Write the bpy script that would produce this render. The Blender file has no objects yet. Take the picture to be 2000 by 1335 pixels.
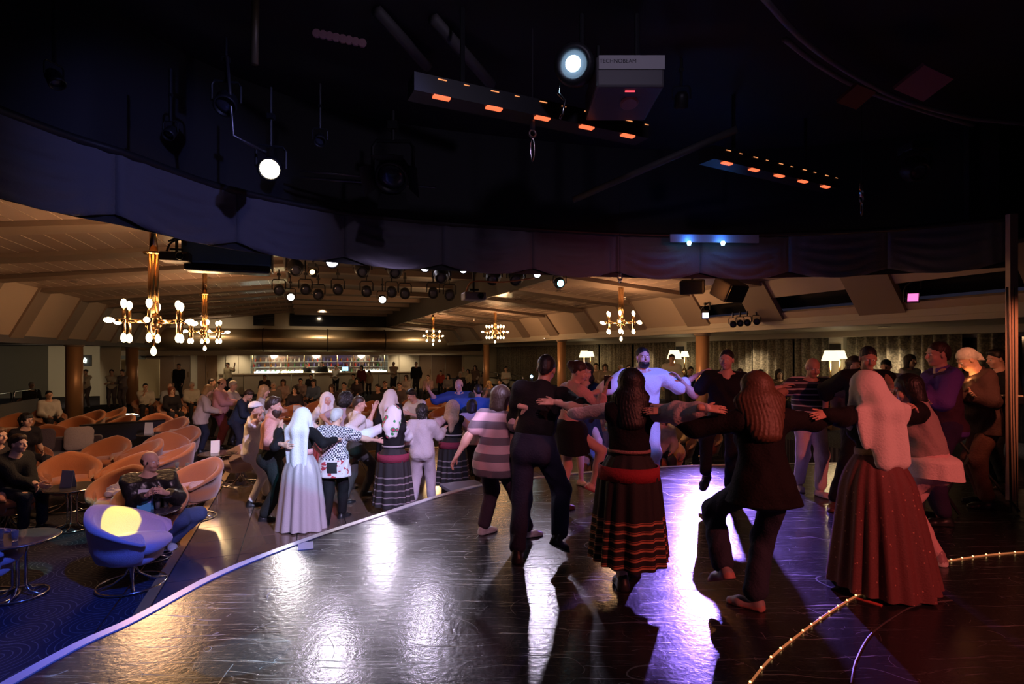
import bpy, bmesh, math, random
import numpy as np
from mathutils import Vector, Matrix
random.seed(7); rng = np.random.default_rng(7)
SC = bpy.context.scene
COL = SC.collection
PI = math.pi
# ------------------------------------------------------------------ camera (2000 x 1335 frame)
F = 1080.0; HZ = 688.0; CAMZ = 1.75; HALL = -0.60
cam_d = bpy.data.cameras.new('camera'); cam = bpy.data.objects.new('camera', cam_d); COL.objects.link(cam)
cam_d.sensor_width = 36.0; cam_d.lens = 36.0 * F / 2000.0
cam_d.shift_y = (HZ - 667.5) / 2000.0
cam_d.clip_start = 0.05; cam_d.clip_end = 200
cam.location = (0, 0, CAMZ); cam.rotation_euler = (PI / 2, 0, 0)
SC.camera = cam
# ------------------------------------------------------------------ view, world
SC.view_settings.view_transform = 'Standard'
SC.view_settings.look = 'None'
SC.view_settings.gamma = 1.0
SC.view_settings.use_curve_mapping = False
SC.view_settings.exposure = 0.15
wd = bpy.data.worlds.new('world'); SC.world = wd; wd.use_nodes = True
wd.node_tree.nodes['Background'].inputs[0].default_value = (0.10, 0.09, 0.16, 1)
wd.node_tree.nodes['Background'].inputs[1].default_value = 0.10
# ------------------------------------------------------------------ coordinates
SA = 0.355; CA = math.sqrt(1 - SA * SA); PSI = math.asin(SA)     # the hall is turned against the view
def W(px, py, Y):                                                # point on the sight line at depth Y
    return Vector(((px - 1000) / F * Y, Y, CAMZ - (py - HZ) / F * Y))
def G(px, py, z=0.0):                                            # point on a level surface
    Y = F * (CAMZ - z) / (py - HZ)
    return Vector(((px - 1000) / F * Y, Y, z))
def UV(u, v, z): return Vector((u * CA - v * SA, u * SA + v * CA, z))
def toUV(p): return (p[0] * CA + p[1] * SA, -p[0] * SA + p[1] * CA)
# ------------------------------------------------------------------ lights
def aim(o, tgt):
    d = Vector(tgt) - o.location
    o.rotation_euler = d.to_track_quat('-Z', 'Y').to_euler()
def spot(name, loc, tgt, col, power, ang, blend=0.4, size=0.08):
    l = bpy.data.lights.new(name, 'SPOT'); l.energy = power; l.color = col
    l.spot_size = math.radians(ang); l.spot_blend = blend; l.shadow_soft_size = size
    o = bpy.data.objects.new(name, l); COL.objects.link(o); o.location = loc; aim(o, tgt); return o
def point(name, loc, col, power, size=0.1):
    l = bpy.data.lights.new(name, 'POINT'); l.energy = power; l.color = col; l.shadow_soft_size = size
    o = bpy.data.objects.new(name, l); COL.objects.link(o); o.location = loc; return o
# big spots of the rig (violet, whites and lavender sit in fixtures; the rest are unseen, without lamp body)
WARM = (1.0, .52, .24)
spot('beam_violet', W(1378, 615, 11.3), G(1395, 985), (.33, .19, 1.0), 6200, 30, .9, .06)
spot('beam_white_a', W(649, 511, 8.85), G(720, 1200), (.90, .78, 1.0), 190, 50, .9, .14)
spot('beam_white_b', W(830, 522, 10.35), G(900, 1120), (.85, .74, 1.0), 150, 40, .9, .14)
spot('beam_white_c', W(568, 580, 12.95), G(620, 1060), (1.0, .90, .92), 240, 36, .9, .14)
spot('beam_white_d', W(747, 585, 12.95), G(780, 1060, HALL), (.9, .8, 1.0), 220, 40, .9, .06)
spot('beam_lavender', W(1049, 536, 10.95), G(1035, 1180), (.85, .75, 1.0), 240, 26, .9, .06)
spot('beam_blue', (-.6, 2.2, 4.2), G(190, 1260, HALL), (.05, .12, 1.0), 1900, 38, .8, .06)
spot('beam_mauve', (-.2, 2.6, 4.0), W(285, 975, 6.2), (.95, .55, .80), 520, 15, .7, .05)
spot('drape_fill', (1.0, 1.8, 4.35), (-.4, 6.4, 2.8), (.62, .52, .80), 42, 100, .9, .1)  # added fill without a lamp, brings out the valance folds
spot('wing_fill', (4.75, 4.7, 2.6), (5.42, 5.97, 1.6), (1.0, .30, .14), 130, 50, .8, .05)  # added orange fill without a lamp, brightens the strip at the wing
spot('beam_valance', (1.6, 1.6, 4.2), (-2.75, 4.75, 2.95), (.26, .29, .95), 190, 32, .8, .05)
spot('beam_wash', (.9, 2.2, 3.55), W(650, 885, 8.1), (.70, .58, 1.0), 2600, 34, .7, .06)
spot('beam_cyan', (.4, 2.4, 4.2), W(630, 865, 7.6), (.12, .75, 1.0), 900, 12, .35, .03)
spot('beam_royal', (1.4, 2.6, 3.5), W(880, 800, 11.3), (.14, .22, 1.0), 1600, 9, .6, .05)
spot('beam_red', (4.6, -.6, 3.6), W(1560, 900, 4.8), (1.0, .18, .14), 700, 52, .8, .1)
spot('beam_rose', (.1, .2, 4.2), W(965, 880, 5.2), (1.0, .42, .55), 330, 17, .8, .06)
spot('beam_indigo', (3.3, 3.0, 4.2), W(1265, 780, 6.9), (.10, .20, 1.0), 1500, 14, .5, .05)
for nm, tgt, c, pw, an, org in (('gobo_yellow', Vector((G(245, 1141, HALL).x + .05, G(245, 1141, HALL).y + .05, .16)), (.95, 1.0, .03), 4500, 3.4, 0), ('gobo_a', G(230, 1292), (.25, .55, .75), 1500, 6.0, 0), ('gobo_b', G(480, 1276), (.25, .55, .80), 2200, 5.6, 0), ('gobo_c', G(150, 1045, HALL), (.2, .9, .9), 900, 4.2, 1), ('gobo_d', G(45, 1115, HALL), (.3, .9, .7), 900, 4.2, 1), ('gobo_f', G(590, 1300), (.2, .5, .6), 900, 5.5, 0)):
    spot(nm, ((.55, 3.9, 4.15), (-1.2, 3.2, 3.9))[org], tgt, c, pw, an, .08, .01)
# downlights of the hall that matter for the walls
for i, (u, v, z, tu, tv, tz, pw) in enumerate(((-4.5, 30.5, 3.5, -4.5, 33.0, 2.4, 160), (1.0, 30.5, 3.9, 1.0, 33.0, 2.4, 160), (6.5, 30.5, 3.0, 6.5, 33.0, 2.3, 110), (-6.5, 33.0, 1.5, -6.5, 35.2, -.4, 60), (8.0, 33.0, 1.5, 8.0, 35.2, -.4, 60), (-3.6, 34.8, 1.6, -3.6, 36.0, .6, 60), (6.0, 34.8, 1.6, 6.0, 36.0, .6, 60), (-10.0, 27.0, 1.9, -11.0, 30.0, .4, 420),
                                              (11.6, 5.0, 2.2, 12.4, 5.0, 0, 90), (11.6, 8.5, 2.2, 12.4, 8.5, 0, 140), (11.6, 12.5, 2.2, 12.4, 12.5, 0, 140), (11.6, 18.0, 2.2, 12.4, 18.0, 0, 110))):
    spot('downlight_beam', UV(u, v, z), UV(tu, tv, tz), (1.0, .74, .46), pw, 95, .9, .08)

# ------------------------------------------------------------------ materials
MATS = {}
def mat(name, col, rough=0.6, metal=0.0, emit=0.0, bump=0.0, bscale=40.0, var=0.0, sheen=0.0, spec=0.5, trans=0.0, alpha=1.0, ecol=None):
    if name in MATS: return MATS[name]
    m = bpy.data.materials.new(name); m.use_nodes = True; MATS[name] = m
    nt = m.node_tree; b = nt.nodes['Principled BSDF']
    c = tuple(col) + (1,)
    b.inputs['Base Color'].default_value = c
    b.inputs['Roughness'].default_value = rough; b.inputs['Metallic'].default_value = metal
    b.inputs['Specular IOR Level'].default_value = spec
    if emit:
        b.inputs['Emission Color'].default_value = tuple(ecol or col) + (1,); b.inputs['Emission Strength'].default_value = emit
    if sheen: b.inputs['Sheen Weight'].default_value = sheen
    if trans: b.inputs['Transmission Weight'].default_value = trans
    if alpha < 1: b.inputs['Alpha'].default_value = alpha
    if bump or var:
        tc = nt.nodes.new('ShaderNodeTexCoord'); n = nt.nodes.new('ShaderNodeTexNoise')
        n.inputs['Scale'].default_value = bscale; n.inputs['Detail'].default_value = 4
        nt.links.new(tc.outputs['Object'], n.inputs['Vector'])
        if bump:
            bm_ = nt.nodes.new('ShaderNodeBump'); bm_.inputs['Strength'].default_value = bump; bm_.inputs['Distance'].default_value = 0.02
            nt.links.new(n.outputs['Fac'], bm_.inputs['Height']); nt.links.new(bm_.outputs['Normal'], b.inputs['Normal'])
        if var:
            mx = nt.nodes.new('ShaderNodeMix'); mx.data_type = 'RGBA'
            mx.inputs[6].default_value = tuple(x * (1 - var) for x in col) + (1,)
            mx.inputs[7].default_value = tuple(min(1, x * (1 + var)) for x in col) + (1,)
            nt.links.new(n.outputs['Fac'], mx.inputs[0]); nt.links.new(mx.outputs[2], b.inputs['Base Color'])
    return m
def nodes(m): return m.node_tree, m.node_tree.nodes['Principled BSDF']
def mnode(nt, op, a, b=None, c=None):
    n = nt.nodes.new('ShaderNodeMath'); n.operation = op
    for i, v in enumerate((a, b, c)):
        if v is None: continue
        if isinstance(v, (int, float)): n.inputs[i].default_value = v
        else: nt.links.new(v, n.inputs[i])
    return n.outputs[0]
def bands(name, stops, zlo, zhi, rough=0.75, axis='Z', rep=1, bump=0.2):
    """constant colour bands along the object's own axis between zlo and zhi (repeated rep times)"""
    if name in MATS: return MATS[name]
    m = mat(name, stops[0][1], rough, bump=bump, bscale=150); nt, b = nodes(m)
    tc = nt.nodes.new('ShaderNodeTexCoord'); sp = nt.nodes.new('ShaderNodeSeparateXYZ'); nt.links.new(tc.outputs['Object'], sp.inputs[0])
    t = mnode(nt, 'DIVIDE', mnode(nt, 'SUBTRACT', sp.outputs[axis], zlo), (zhi - zlo) / rep)
    inside = t
    if rep > 1: t = mnode(nt, 'FRACT', t)
    r = nt.nodes.new('ShaderNodeValToRGB'); r.color_ramp.interpolation = 'CONSTANT'
    el = r.color_ramp.elements
    while len(el) < len(stops): el.new(0.5)
    for e, (p, c) in zip(el, stops): e.position = p; e.color = tuple(c) + (1,)
    nt.links.new(t, r.inputs[0]); nt.links.new(r.outputs[0], b.inputs['Base Color'])
    return m
# ------------------------------------------------------------------ object helpers
def link(name, me, parent=None):
    o = bpy.data.objects.new(name, me); COL.objects.link(o)
    if parent is not None: o.parent = parent
    return o
def tag(o, label=None, cat=None, group=None, kind=None):
    if label: o['label'] = label
    if cat: o['category'] = cat
    if group: o['group'] = group
    if kind: o['kind'] = kind
    return o
def empty(name, loc=(0, 0, 0), rz=0.0, label=None, cat=None, group=None, kind=None):
    o = bpy.data.objects.new(name, None); COL.objects.link(o); o.empty_display_size = 0.1
    o.location = loc; o.rotation_euler = (0, 0, rz)
    return tag(o, label, cat, group, kind)
def copy_tree(o, parent=None):
    c = o.copy(); COL.objects.link(c); c.parent = parent
    for ch in o.children: copy_tree(ch, c)
    return c
class MB:
    """collects polygons; build() links them as one mesh object"""
    def __init__(s): s.v = []; s.f = []; s.m = []; s.cur = 0
    def add(s, vs, fs):
        n = len(s.v); s.v += [tuple(p) for p in vs]
        for f in fs: s.f.append([i + n for i in f]); s.m.append(s.cur)
        return s
    def box(s, c, d, rz=0.0, M=None):
        x, y, z = d[0] / 2, d[1] / 2, d[2] / 2
        vs = [Vector((a * x, b * y, e * z)) for a in (-1, 1) for b in (-1, 1) for e in (-1, 1)]
        R = M or Matrix.Rotation(rz, 3, 'Z')
        vs = [R @ v + Vector(c) for v in vs]
        return s.add(vs, [(0, 1, 3, 2), (4, 6, 7, 5), (0, 4, 5, 1), (2, 3, 7, 6), (0, 2, 6, 4), (1, 5, 7, 3)])
    def hexa(s, p8):       # bottom 4 then top 4, both counter-clockwise from above
        return s.add(p8, [(3, 2, 1, 0), (4, 5, 6, 7), (0, 1, 5, 4), (1, 2, 6, 5), (2, 3, 7, 6), (3, 0, 4, 7)])
    def tube(s, pts, r, n=8, closed=False, caps=True):
        pts = [Vector(p) for p in pts]; k = len(pts); rr = r if isinstance(r, (list, tuple)) else [r] * k
        vs = []; prev = None
        for i in range(k):
            if closed: t = pts[(i + 1) % k] - pts[i - 1]
            else: t = pts[min(i + 1, k - 1)] - pts[max(i - 1, 0)]
            t.normalize()
            if prev is None:
                a = Vector((0, 0, 1)) if abs(t.z) < 0.9 else Vector((1, 0, 0)); x = t.cross(a).normalized()
            else: x = (prev - t * prev.dot(t)).normalized()
            prev = x; y = t.cross(x)
            vs += [pts[i] + (x * math.cos(2 * PI * j / n) + y * math.sin(2 * PI * j / n)) * rr[i] for j in range(n)]
        fs = []
        for i in range(k if closed else k - 1):
            a, b = i * n, ((i + 1) % k) * n
            fs += [(a + j, a + (j + 1) % n, b + (j + 1) % n, b + j) for j in range(n)]
        if caps and not closed: fs += [list(range(n))[::-1], [(k - 1) * n + j for j in range(n)]]
        return s.add(vs, fs)
    def lathe(s, prof, n=16, c=(0, 0, 0), M=None):
        R = M or Matrix.Identity(3); c = Vector(c); vs = []
        for r, z in prof: vs += [R @ Vector((r * math.cos(2 * PI * j / n), r * math.sin(2 * PI * j / n), z)) + c for j in range(n)]
        fs = []
        for i in range(len(prof) - 1):
            a, b = i * n, (i + 1) * n
            fs += [(a + j, a + (j + 1) % n, b + (j + 1) % n, b + j) for j in range(n)]
        fs += [list(range(n))[::-1], [(len(prof) - 1) * n + j for j in range(n)]]
        return s.add(vs, fs)
    def grid(s, rows, closed=False):     # rows of points -> quads
        n = len(rows[0]); vs = [p for r in rows for p in r]; fs = []
        for i in range(len(rows) - 1):
            for j in range(n if closed else n - 1):
                fs.append((i * n + j, i * n + (j + 1) % n, (i + 1) * n + (j + 1) % n, (i + 1) * n + j))
        return s.add(vs, fs)
    def mesh(s, name, mats, smooth=False):
        me = bpy.data.meshes.new(name); me.from_pydata(s.v, [], s.f)
        for m in (mats if isinstance(mats, (list, tuple)) else [mats]): me.materials.append(m)
        me.polygons.foreach_set('material_index', s.m)
        if smooth: me.polygons.foreach_set('use_smooth', [True] * len(s.f))
        me.update(); return me
    def build(s, name, mats, parent=None, smooth=False, bevel=0.0):
        o = link(name, s.mesh(name, mats, smooth), parent)
        if bevel:
            b = o.modifiers.new('bevel', 'BEVEL'); b.width = bevel; b.segments = 2; b.limit_method = 'ANGLE'; b.angle_limit = 0.6
        return o
def axis_M(d, up=(0, 0, 1)):
    """3x3 matrix whose local z runs along d"""
    z = Vector(d).normalized(); a = Vector(up)
    if abs(z.dot(a)) > 0.98: a = Vector((0, 1, 0))
    x = a.cross(z).normalized(); y = z.cross(x)
    return Matrix((x, y, z)).transposed()
# ------------------------------------------------------------------ implicit surfaces -> one smooth skin
class Impl:
    """smooth union of tapered capsules and ellipsoids, meshed with surface nets"""
    def __init__(s, k=0.03): s.p = []; s.k = k; s.cuts = []; s.subs = []; s.noise = None
    def cone(s, a, b, ra, rb, lat=None, q=1.0, lab=0, k=None):
        s.p.append(('c', np.array(a, float), np.array(b, float), ra, rb, None if lat is None else np.array(lat, float), q, lab, k)); return s
    def ell(s, c, r, R=None, lab=0, k=None):
        s.p.append(('e', np.array(c, float), np.array(r, float), np.eye(3) if R is None else np.array(R, float), lab, k)); return s
    def cut(s, pt, n): s.cuts.append((np.array(pt, float), np.array(n, float))); return s    # removes the side n points to
    def sub(s, c, r, R=None): s.subs.append((np.array(c, float), np.array(r, float), np.eye(3) if R is None else np.array(R, float))); return s
    @staticmethod
    def _ell(P, c, r, R):
        q = [sum(R[j][i] * (P[j] - c[j]) for j in range(3)) for i in range(3)]
        k0 = np.sqrt(sum((q[i] / r[i]) ** 2 for i in range(3))) + 1e-9
        k1 = np.sqrt(sum((q[i] / r[i] ** 2) ** 2 for i in range(3))) + 1e-9
        return k0 * (k0 - 1) / k1
    def _cone(s, P, a, b, ra, rb, lat, q):
        pa = [P[i] - a[i] for i in range(3)]; ba = b - a
        if lat is not None and q != 1:
            w = (1 - 1 / q); l = sum(pa[i] * lat[i] for i in range(3)) * w
            pa = [pa[i] - lat[i] * l for i in range(3)]; ba = ba - lat * (ba @ lat) * w
        t = np.clip(sum(pa[i] * ba[i] for i in range(3)) / max(ba @ ba, 1e-9), 0, 1)
        return np.sqrt(sum((pa[i] - t * ba[i]) ** 2 for i in range(3))) - (ra + t * (rb - ra))
    def mesh(s, res):
        lo = np.full(3, 1e9); hi = -lo; bb = []
        for p in s.p:
            if p[0] == 'c':
                e = max(p[3], p[4]) * max(1, p[6]); l = np.minimum(p[1], p[2]) - e; h = np.maximum(p[1], p[2]) + e
            else: e = p[2].max(); l = p[1] - e; h = p[1] + e
            bb.append((l, h)); lo = np.minimum(lo, l); hi = np.maximum(hi, h)
        for c, n in s.cuts:            # axis-like cuts shrink the grid
            for i in range(3):
                if n[i] > 0.97: hi[i] = min(hi[i], c[i] + 0.1)
                if n[i] < -0.97: lo[i] = max(lo[i], c[i] - 0.1)
        lo -= 2.5 * res; hi += 2.5 * res
        n = np.maximum(((hi - lo) / res).astype(int) + 2, 4)
        ax = [lo[i] + res * np.arange(n[i]) for i in range(3)]
        f = np.full(n, 1.0, np.float32); best = np.full(n, 1.0, np.float32); lab = np.zeros(n, np.int16)
        for p, (l, h) in zip(s.p, bb):
            m = 0.05 + 2 * res
            i0 = np.clip(((l - m - lo) / res).astype(int), 0, n - 1); i1 = np.clip(((h + m - lo) / res).astype(int) + 2, 1, n)
            if (i1 - i0).min() < 1: continue
            sl = tuple(slice(i0[i], i1[i]) for i in range(3))
            P = [ax[0][sl[0]][:, None, None], ax[1][sl[1]][None, :, None], ax[2][sl[2]][None, None, :]]
            if p[0] == 'c': d = s._cone(P, *p[1:7]); lb, k = p[7], p[8]
            else: d = s._ell(P, p[1], p[2], p[3]); lb, k = p[4], p[5]
            k = s.k if k is None else k
            g = f[sl]; hh = np.maximum(k - np.abs(g - d), 0) / k if k > 0 else 0
            f[sl] = np.minimum(g, d) - hh * hh * k * 0.25
            bs = best[sl]; w = d < bs; lab[sl] = np.where(w, lb, lab[sl]); best[sl] = np.where(w, d, bs)
        P = [ax[0][:, None, None], ax[1][None, :, None], ax[2][None, None, :]]
        if s.noise is not None: f = f + s.noise(P)
        for c, nn in s.cuts: f = np.maximum(f, sum(nn[i] * (P[i] - c[i]) for i in range(3)))
        for c, r, R in s.subs: f = np.maximum(f, -s._ell(P, c, r, R))
        f[0] = f[-1] = 1; f[:, 0] = f[:, -1] = 1; f[:, :, 0] = f[:, :, -1] = 1
        S = f < 0
        cn = S[:-1, :-1, :-1].astype(np.int8)
        tot = np.zeros(tuple(n - 1), np.int8)
        offs = [(a, b, c) for a in (0, 1) for b in (0, 1) for c in (0, 1)]
        for a, b, c in offs: tot += S[a:n[0] - 1 + a, b:n[1] - 1 + b, c:n[2] - 1 + c]
        act = np.argwhere((tot > 0) & (tot < 8))
        if len(act) == 0: return np.zeros((0, 3)), np.zeros((0, 4), int), np.zeros(0, int)
        idx = np.full(tuple(n - 1), -1, np.int64); idx[act[:, 0], act[:, 1], act[:, 2]] = np.arange(len(act))
        acc = np.zeros((len(act), 3)); cnt = np.zeros(len(act))
        for e in range(3):
            for o1 in (0, 1):
                for o2 in (0, 1):
                    o = [0, 0, 0]; oth = [i for i in range(3) if i != e]; o[oth[0]] = o1; o[oth[1]] = o2
                    A = act + np.array(o); B = A.copy(); B[:, e] += 1
                    fa = f[A[:, 0], A[:, 1], A[:, 2]].astype(float); fb = f[B[:, 0], B[:, 1], B[:, 2]].astype(float)
                    w = (fa < 0) != (fb < 0)
                    t = np.where(w, fa / np.where(w, fa - fb, 1), 0)
                    q = np.tile(np.array(o, float), (len(act), 1)); q[:, e] += t
                    acc[w] += q[w]; cnt[w] += 1
        V = lo + (act + acc / cnt[:, None]) * res
        Q = []
        for e in range(3):
            sh = [slice(None)] * 3; sh2 = [slice(None)] * 3; sh[e] = slice(0, -1); sh2[e] = slice(1, None)
            ed = np.argwhere(S[tuple(sh)] != S[tuple(sh2)])
            if len(ed) == 0: continue
            u, v = [(1, 2), (2, 0), (0, 1)][e]
            q = []
            for du, dv in ((-1, -1), (0, -1), (0, 0), (-1, 0)):
                c = ed.copy(); c[:, u] += du; c[:, v] += dv; q.append(idx[c[:, 0], c[:, 1], c[:, 2]])
            q = np.stack(q, 1)
            ins = S[ed[:, 0], ed[:, 1], ed[:, 2]]
            q[~ins] = q[~ins][:, ::-1]
            Q.append(q)
        Q = np.concatenate(Q); Q = Q[(Q >= 0).all(1)]
        vl = lab[act[:, 0], act[:, 1], act[:, 2]]
        return V, Q, vl[Q[:, 0]]
def mesh_np(name, pieces, mats):
    """pieces: list of (V, Q, labels); labels index mats"""
    vs = []; qs = []; ls = []; o = 0
    for V, Q, L in pieces:
        if len(V) == 0: continue
        vs.append(V); qs.append(Q + o); ls.append(L); o += len(V)
    V = np.concatenate(vs); Q = np.concatenate(qs); L = np.concatenate(ls)
    me = bpy.data.meshes.new(name)
    me.vertices.add(len(V)); me.vertices.foreach_set('co', V.astype(np.float32).ravel())
    me.loops.add(Q.size); me.loops.foreach_set('vertex_index', Q.astype(np.int32).ravel())
    me.polygons.add(len(Q)); me.polygons.foreach_set('loop_start', np.arange(0, Q.size, 4, dtype=np.int32))
    me.polygons.foreach_set('loop_total', np.full(len(Q), 4, np.int32))
    for m in mats: me.materials.append(m)
    me.polygons.foreach_set('material_index', np.clip(L, 0, len(mats) - 1).astype(np.int32))
    me.polygons.foreach_set('use_smooth', np.ones(len(Q), bool))
    me.update(calc_edges=True); me.validate(); return me
# ------------------------------------------------------------------ people
def rx(a): a = math.radians(a); return np.array([[1, 0, 0], [0, math.cos(a), -math.sin(a)], [0, math.sin(a), math.cos(a)]])
def ry(a): a = math.radians(a); return np.array([[math.cos(a), 0, math.sin(a)], [0, 1, 0], [-math.sin(a), 0, math.cos(a)]])
def rz_(a): a = math.radians(a); return np.array([[math.cos(a), -math.sin(a), 0], [math.sin(a), math.cos(a), 0], [0, 0, 1]])
def unit(v): v = np.asarray(v, float); return v / max(np.linalg.norm(v), 1e-9)
def ik(a, t, l1, l2, hint):
    d = t - a; L = np.linalg.norm(d); L2 = min(max(L, abs(l1 - l2) + 1e-3), (l1 + l2) * 0.995); d = d / max(L, 1e-9)
    x = (l1 * l1 - l2 * l2 + L2 * L2) / (2 * L2); h = math.sqrt(max(l1 * l1 - x * x, 0))
    p = hint - d * (hint @ d); p = unit(p)
    return a + d * x + p * h, a + d * L2
def fabric(name, col, rough=0.8, var=0.12): return mat('cloth_' + name, col, rough, bump=0.35, bscale=60, var=var, spec=.2)
SKINS = {'fair': (0.60, 0.36, 0.27), 'tan': (0.46, 0.26, 0.18), 'dark': (0.22, 0.12, 0.08)}
HAIRS = {'black': (0.010, 0.008, 0.008), 'brown': (0.035, 0.018, 0.011), 'grey': (0.50, 0.48, 0.47), 'blond': (0.42, 0.26, 0.11), 'light': (0.11, 0.06, 0.032), 'white': (0.52, 0.50, 0.47), 'red': (0.16, 0.05, 0.03)}
def skin_mats(k):
    c = SKINS[k]
    return [mat('skin_' + k, c, 0.5, var=0.05, bscale=30), mat('eye_white', (0.75, 0.72, 0.7), 0.3), mat('eye_dark', (0.02, 0.015, 0.012), 0.2),
            mat('lips_' + k, (c[0] * 0.8, c[1] * 0.5, c[2] * 0.5), 0.45), mat('teeth', (0.8, 0.78, 0.74), 0.3)]
def hair_mat(k): return mat('hair_' + k, HAIRS[k], 0.5, bump=0.22, bscale=55, var=0.25)
RES = {0: (.018, .0075, .0056, .013), 1: (.022, .0085, .0068, .017), 2: (.032, .0135, .014, .027)}
def cloth_noise(ph, amp):
    def fn(P):
        x, y, z = P
        return amp * (np.sin(31 * z + 5 * np.sin(11 * x + ph) + 6 * np.sin(9 * y + 2 * ph)) * 0.6 + np.sin(47 * x - 23 * z + ph + 4 * np.sin(13 * y)) * 0.4)
    return fn
def strand_noise(c, amp, n=26, ph=0.0):
    def fn(P):
        x, y, z = P
        a = np.arctan2(x - c[0], c[1] - y)
        return amp * np.sin(n * a + 5 * np.sin(14 * z + ph)) + amp * 0.25 * np.sin(31 * z + 3 * a + ph)
    return fn
def person(label, pos, heading=0, H=1.7, fem=False, fat=1.0, lod=0, skin='fair', hair=('short', 'brown'), top=None, bot=None, shoes=(0.02, 0.02, 0.025), soles=None,
           pel=(0, 0, 0), lean=(0, 0), tw=0, head=(0, 0, 0), LH=None, RH=None, LHw=None, RHw=None, LE=None, RE=None, LHd=None, RHd=None, LHn=None, RHn=None, curl=(0.35, 0.35),
           LF=(-.10, 0, 0), RF=(.10, 0, 0), LFr=(-8, 0), RFr=(8, 0), LK=(0, 1, .1), RK=(0, 1, .1), sit=False, skirt=None, scarf=None, beard=None, smile=False, extras=None,
           group=None, bare=False, LFw=None, RFw=None):
    s = H / 1.7; th = math.radians(-heading); pos = Vector(pos)
    root = empty('person', pos, th, label, 'person', group)
    Rw = np.array([[math.cos(th), -math.sin(th), 0], [math.sin(th), math.cos(th), 0], [0, 0, 1]])
    loc = lambda w: Rw.T @ (np.array(w, float) - np.array(pos))
    res = RES[lod]; A = np.array
    # ---- skeleton
    Px = A([pel[0], pel[1], .92 * s + pel[2]])
    if sit: Px = A([pel[0], pel[1] - .05, .53 + pel[2]])
    if LFw is not None: LF = loc(LFw)
    if RFw is not None: RF = loc(RFw)
    ankle = .085 * s; fL = A(LF, float) + A([0, 0, ankle]); fR = A(RF, float) + A([0, 0, ankle])
    t1, t2 = .43 * s, .415 * s
    hipx = (.095 if fem else .088) * s
    for _ in range(3):
        for sg, ft in ((-1, fL), (1, fR)):
            hp = Px + A([sg * hipx, 0, -.02 * s]); d = ft - hp; L = np.linalg.norm(d[:2]); mx = (t1 + t2) * .992
            if not sit and np.linalg.norm(d) > mx and ft[2] < ankle + .12:
                Px[2] = ft[2] + math.sqrt(max(mx * mx - L * L, .2)) + .02 * s
    Cm = rz_(-tw) @ ry(lean[1]) @ rx(-lean[0]); Hm = rz_(-tw * .5) @ ry(lean[1] * .5) @ rx(-lean[0] * .5); Pm = np.eye(3)
    S1 = Px + Hm @ A([0, 0, .16 * s]); S2 = S1 + Cm @ A([0, 0, .30 * s]); N = S2 + Cm @ A([0, -.005, .055]) * s
    Hd = rz_(-head[0]) @ rx(-head[1]) @ ry(head[2])
    hs = s ** .6
    nd = unit(Cm @ A([0, .10, 1]) + Hd @ A([0, 0.12, 1.0])); hc = N + nd * .135 * hs + Hd @ A([0, .012, .015]) * hs
    sw = (.155 if fem else .178) * s * (1 + (fat - 1) * .4)
    SL = S2 + Cm @ A([-sw, 0, -.01 * s]); SR = S2 + Cm @ A([sw, 0, -.01 * s])
    ua, fa = .285 * s, .25 * s
    def arm(sh, sg, h, hw, e):
        t = A(h, float) * A([1, 1, 1]) if h is not None else None
        if hw is not None: t = loc(hw)
        if t is None: t = sh + A([sg * .06, .06, -.51 * s]) if not sit else Px + A([sg * .13, .30, .09])
        hint = A(e, float) if e is not None else (A([sg * .5, -.8, -.5]))
        el, wr = ik(sh, t, ua, fa, hint); return el, wr
    EL, WL = arm(SL, -1, LH, LHw, LE); ER, WR = arm(SR, 1, RH, RHw, RE)
    HL = Px + A([-hipx, 0, -.02 * s]); HR = Px + A([hipx, 0, -.02 * s])
    KL, AL = ik(HL, fL, t1, t2, A(LK, float)); KR, AR = ik(HR, fR, t1, t2, A(RK, float))
    # ---- body
    xh = Hm[:, 0]; xc = Cm[:, 0]; yc = Cm[:, 1]; zc = Cm[:, 2]
    def torso(I, inf=0.0, up=True, low=True):
        w = fat * s
        if low:
            I.cone(Px + A([0, 0, -.03 * s]), Px + Hm @ A([0, 0, .05 * s]), (.108 if fem else .102) * w + inf, .10 * w + inf, xh, 1.38 if fem else 1.3)
            for sg in (-1, 1): I.ell(Px + A([sg * .065 * s, -.055 * w, -.045 * s]), A([.085, .08, .09]) * w + inf)
        I.cone(Px + Hm @ A([0, 0, .03 * s]), S1, .098 * w + inf, (.083 if fem else .097) * w + inf, xh, 1.3)
        if fat > 1.05: I.ell((Px + S1) / 2 + yc * .05 * w, A([.14, .12, .14]) * w + inf)
        if up:
            I.cone(S1, S2 - zc * .09 * s, (.084 if fem else .098) * w + inf, (.088 if fem else .104) * w + inf, xc, 1.36 if fem else 1.48)
            I.cone(SL * .9 + SR * .1 - zc * .02 * s, SR * .9 + SL * .1 - zc * .02 * s, .052 * s + inf, .052 * s + inf)
            I.cone(S2 + zc * .0 * s, N, .062 * s + inf * .6, .055 * s + inf * .5)
            for S_ in (SL, SR): I.cone(N - zc * .015 * s, S_ * .8 + N * .2, .046 * s + inf, .046 * s + inf)
            if fem:
                for sg in (-1, 1): I.ell(S1 + Cm @ A([sg * .068, .075, .145]) * w, A([.062, .058, .062]) * w + inf)
            else:
                for sg in (-1, 1): I.ell(S1 + Cm @ A([sg * .075, .05, .17]) * w, A([.085, .055, .075]) * w + inf)
    sk = Impl(.035)
    torso(sk, -.012)
    for S_, E_, W_ in ((SL, EL, WL), (SR, ER, WR)):
        w = s * (.88 if fem else 1) * (1 + (fat - 1) * .5)
        sk.cone(S_, E_, .05 * w, .04 * w).cone(E_, W_, .041 * w, .027 * w)
        sk.ell(E_ * .72 + W_ * .28, A([.043, .043, .055]) * w)
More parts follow.
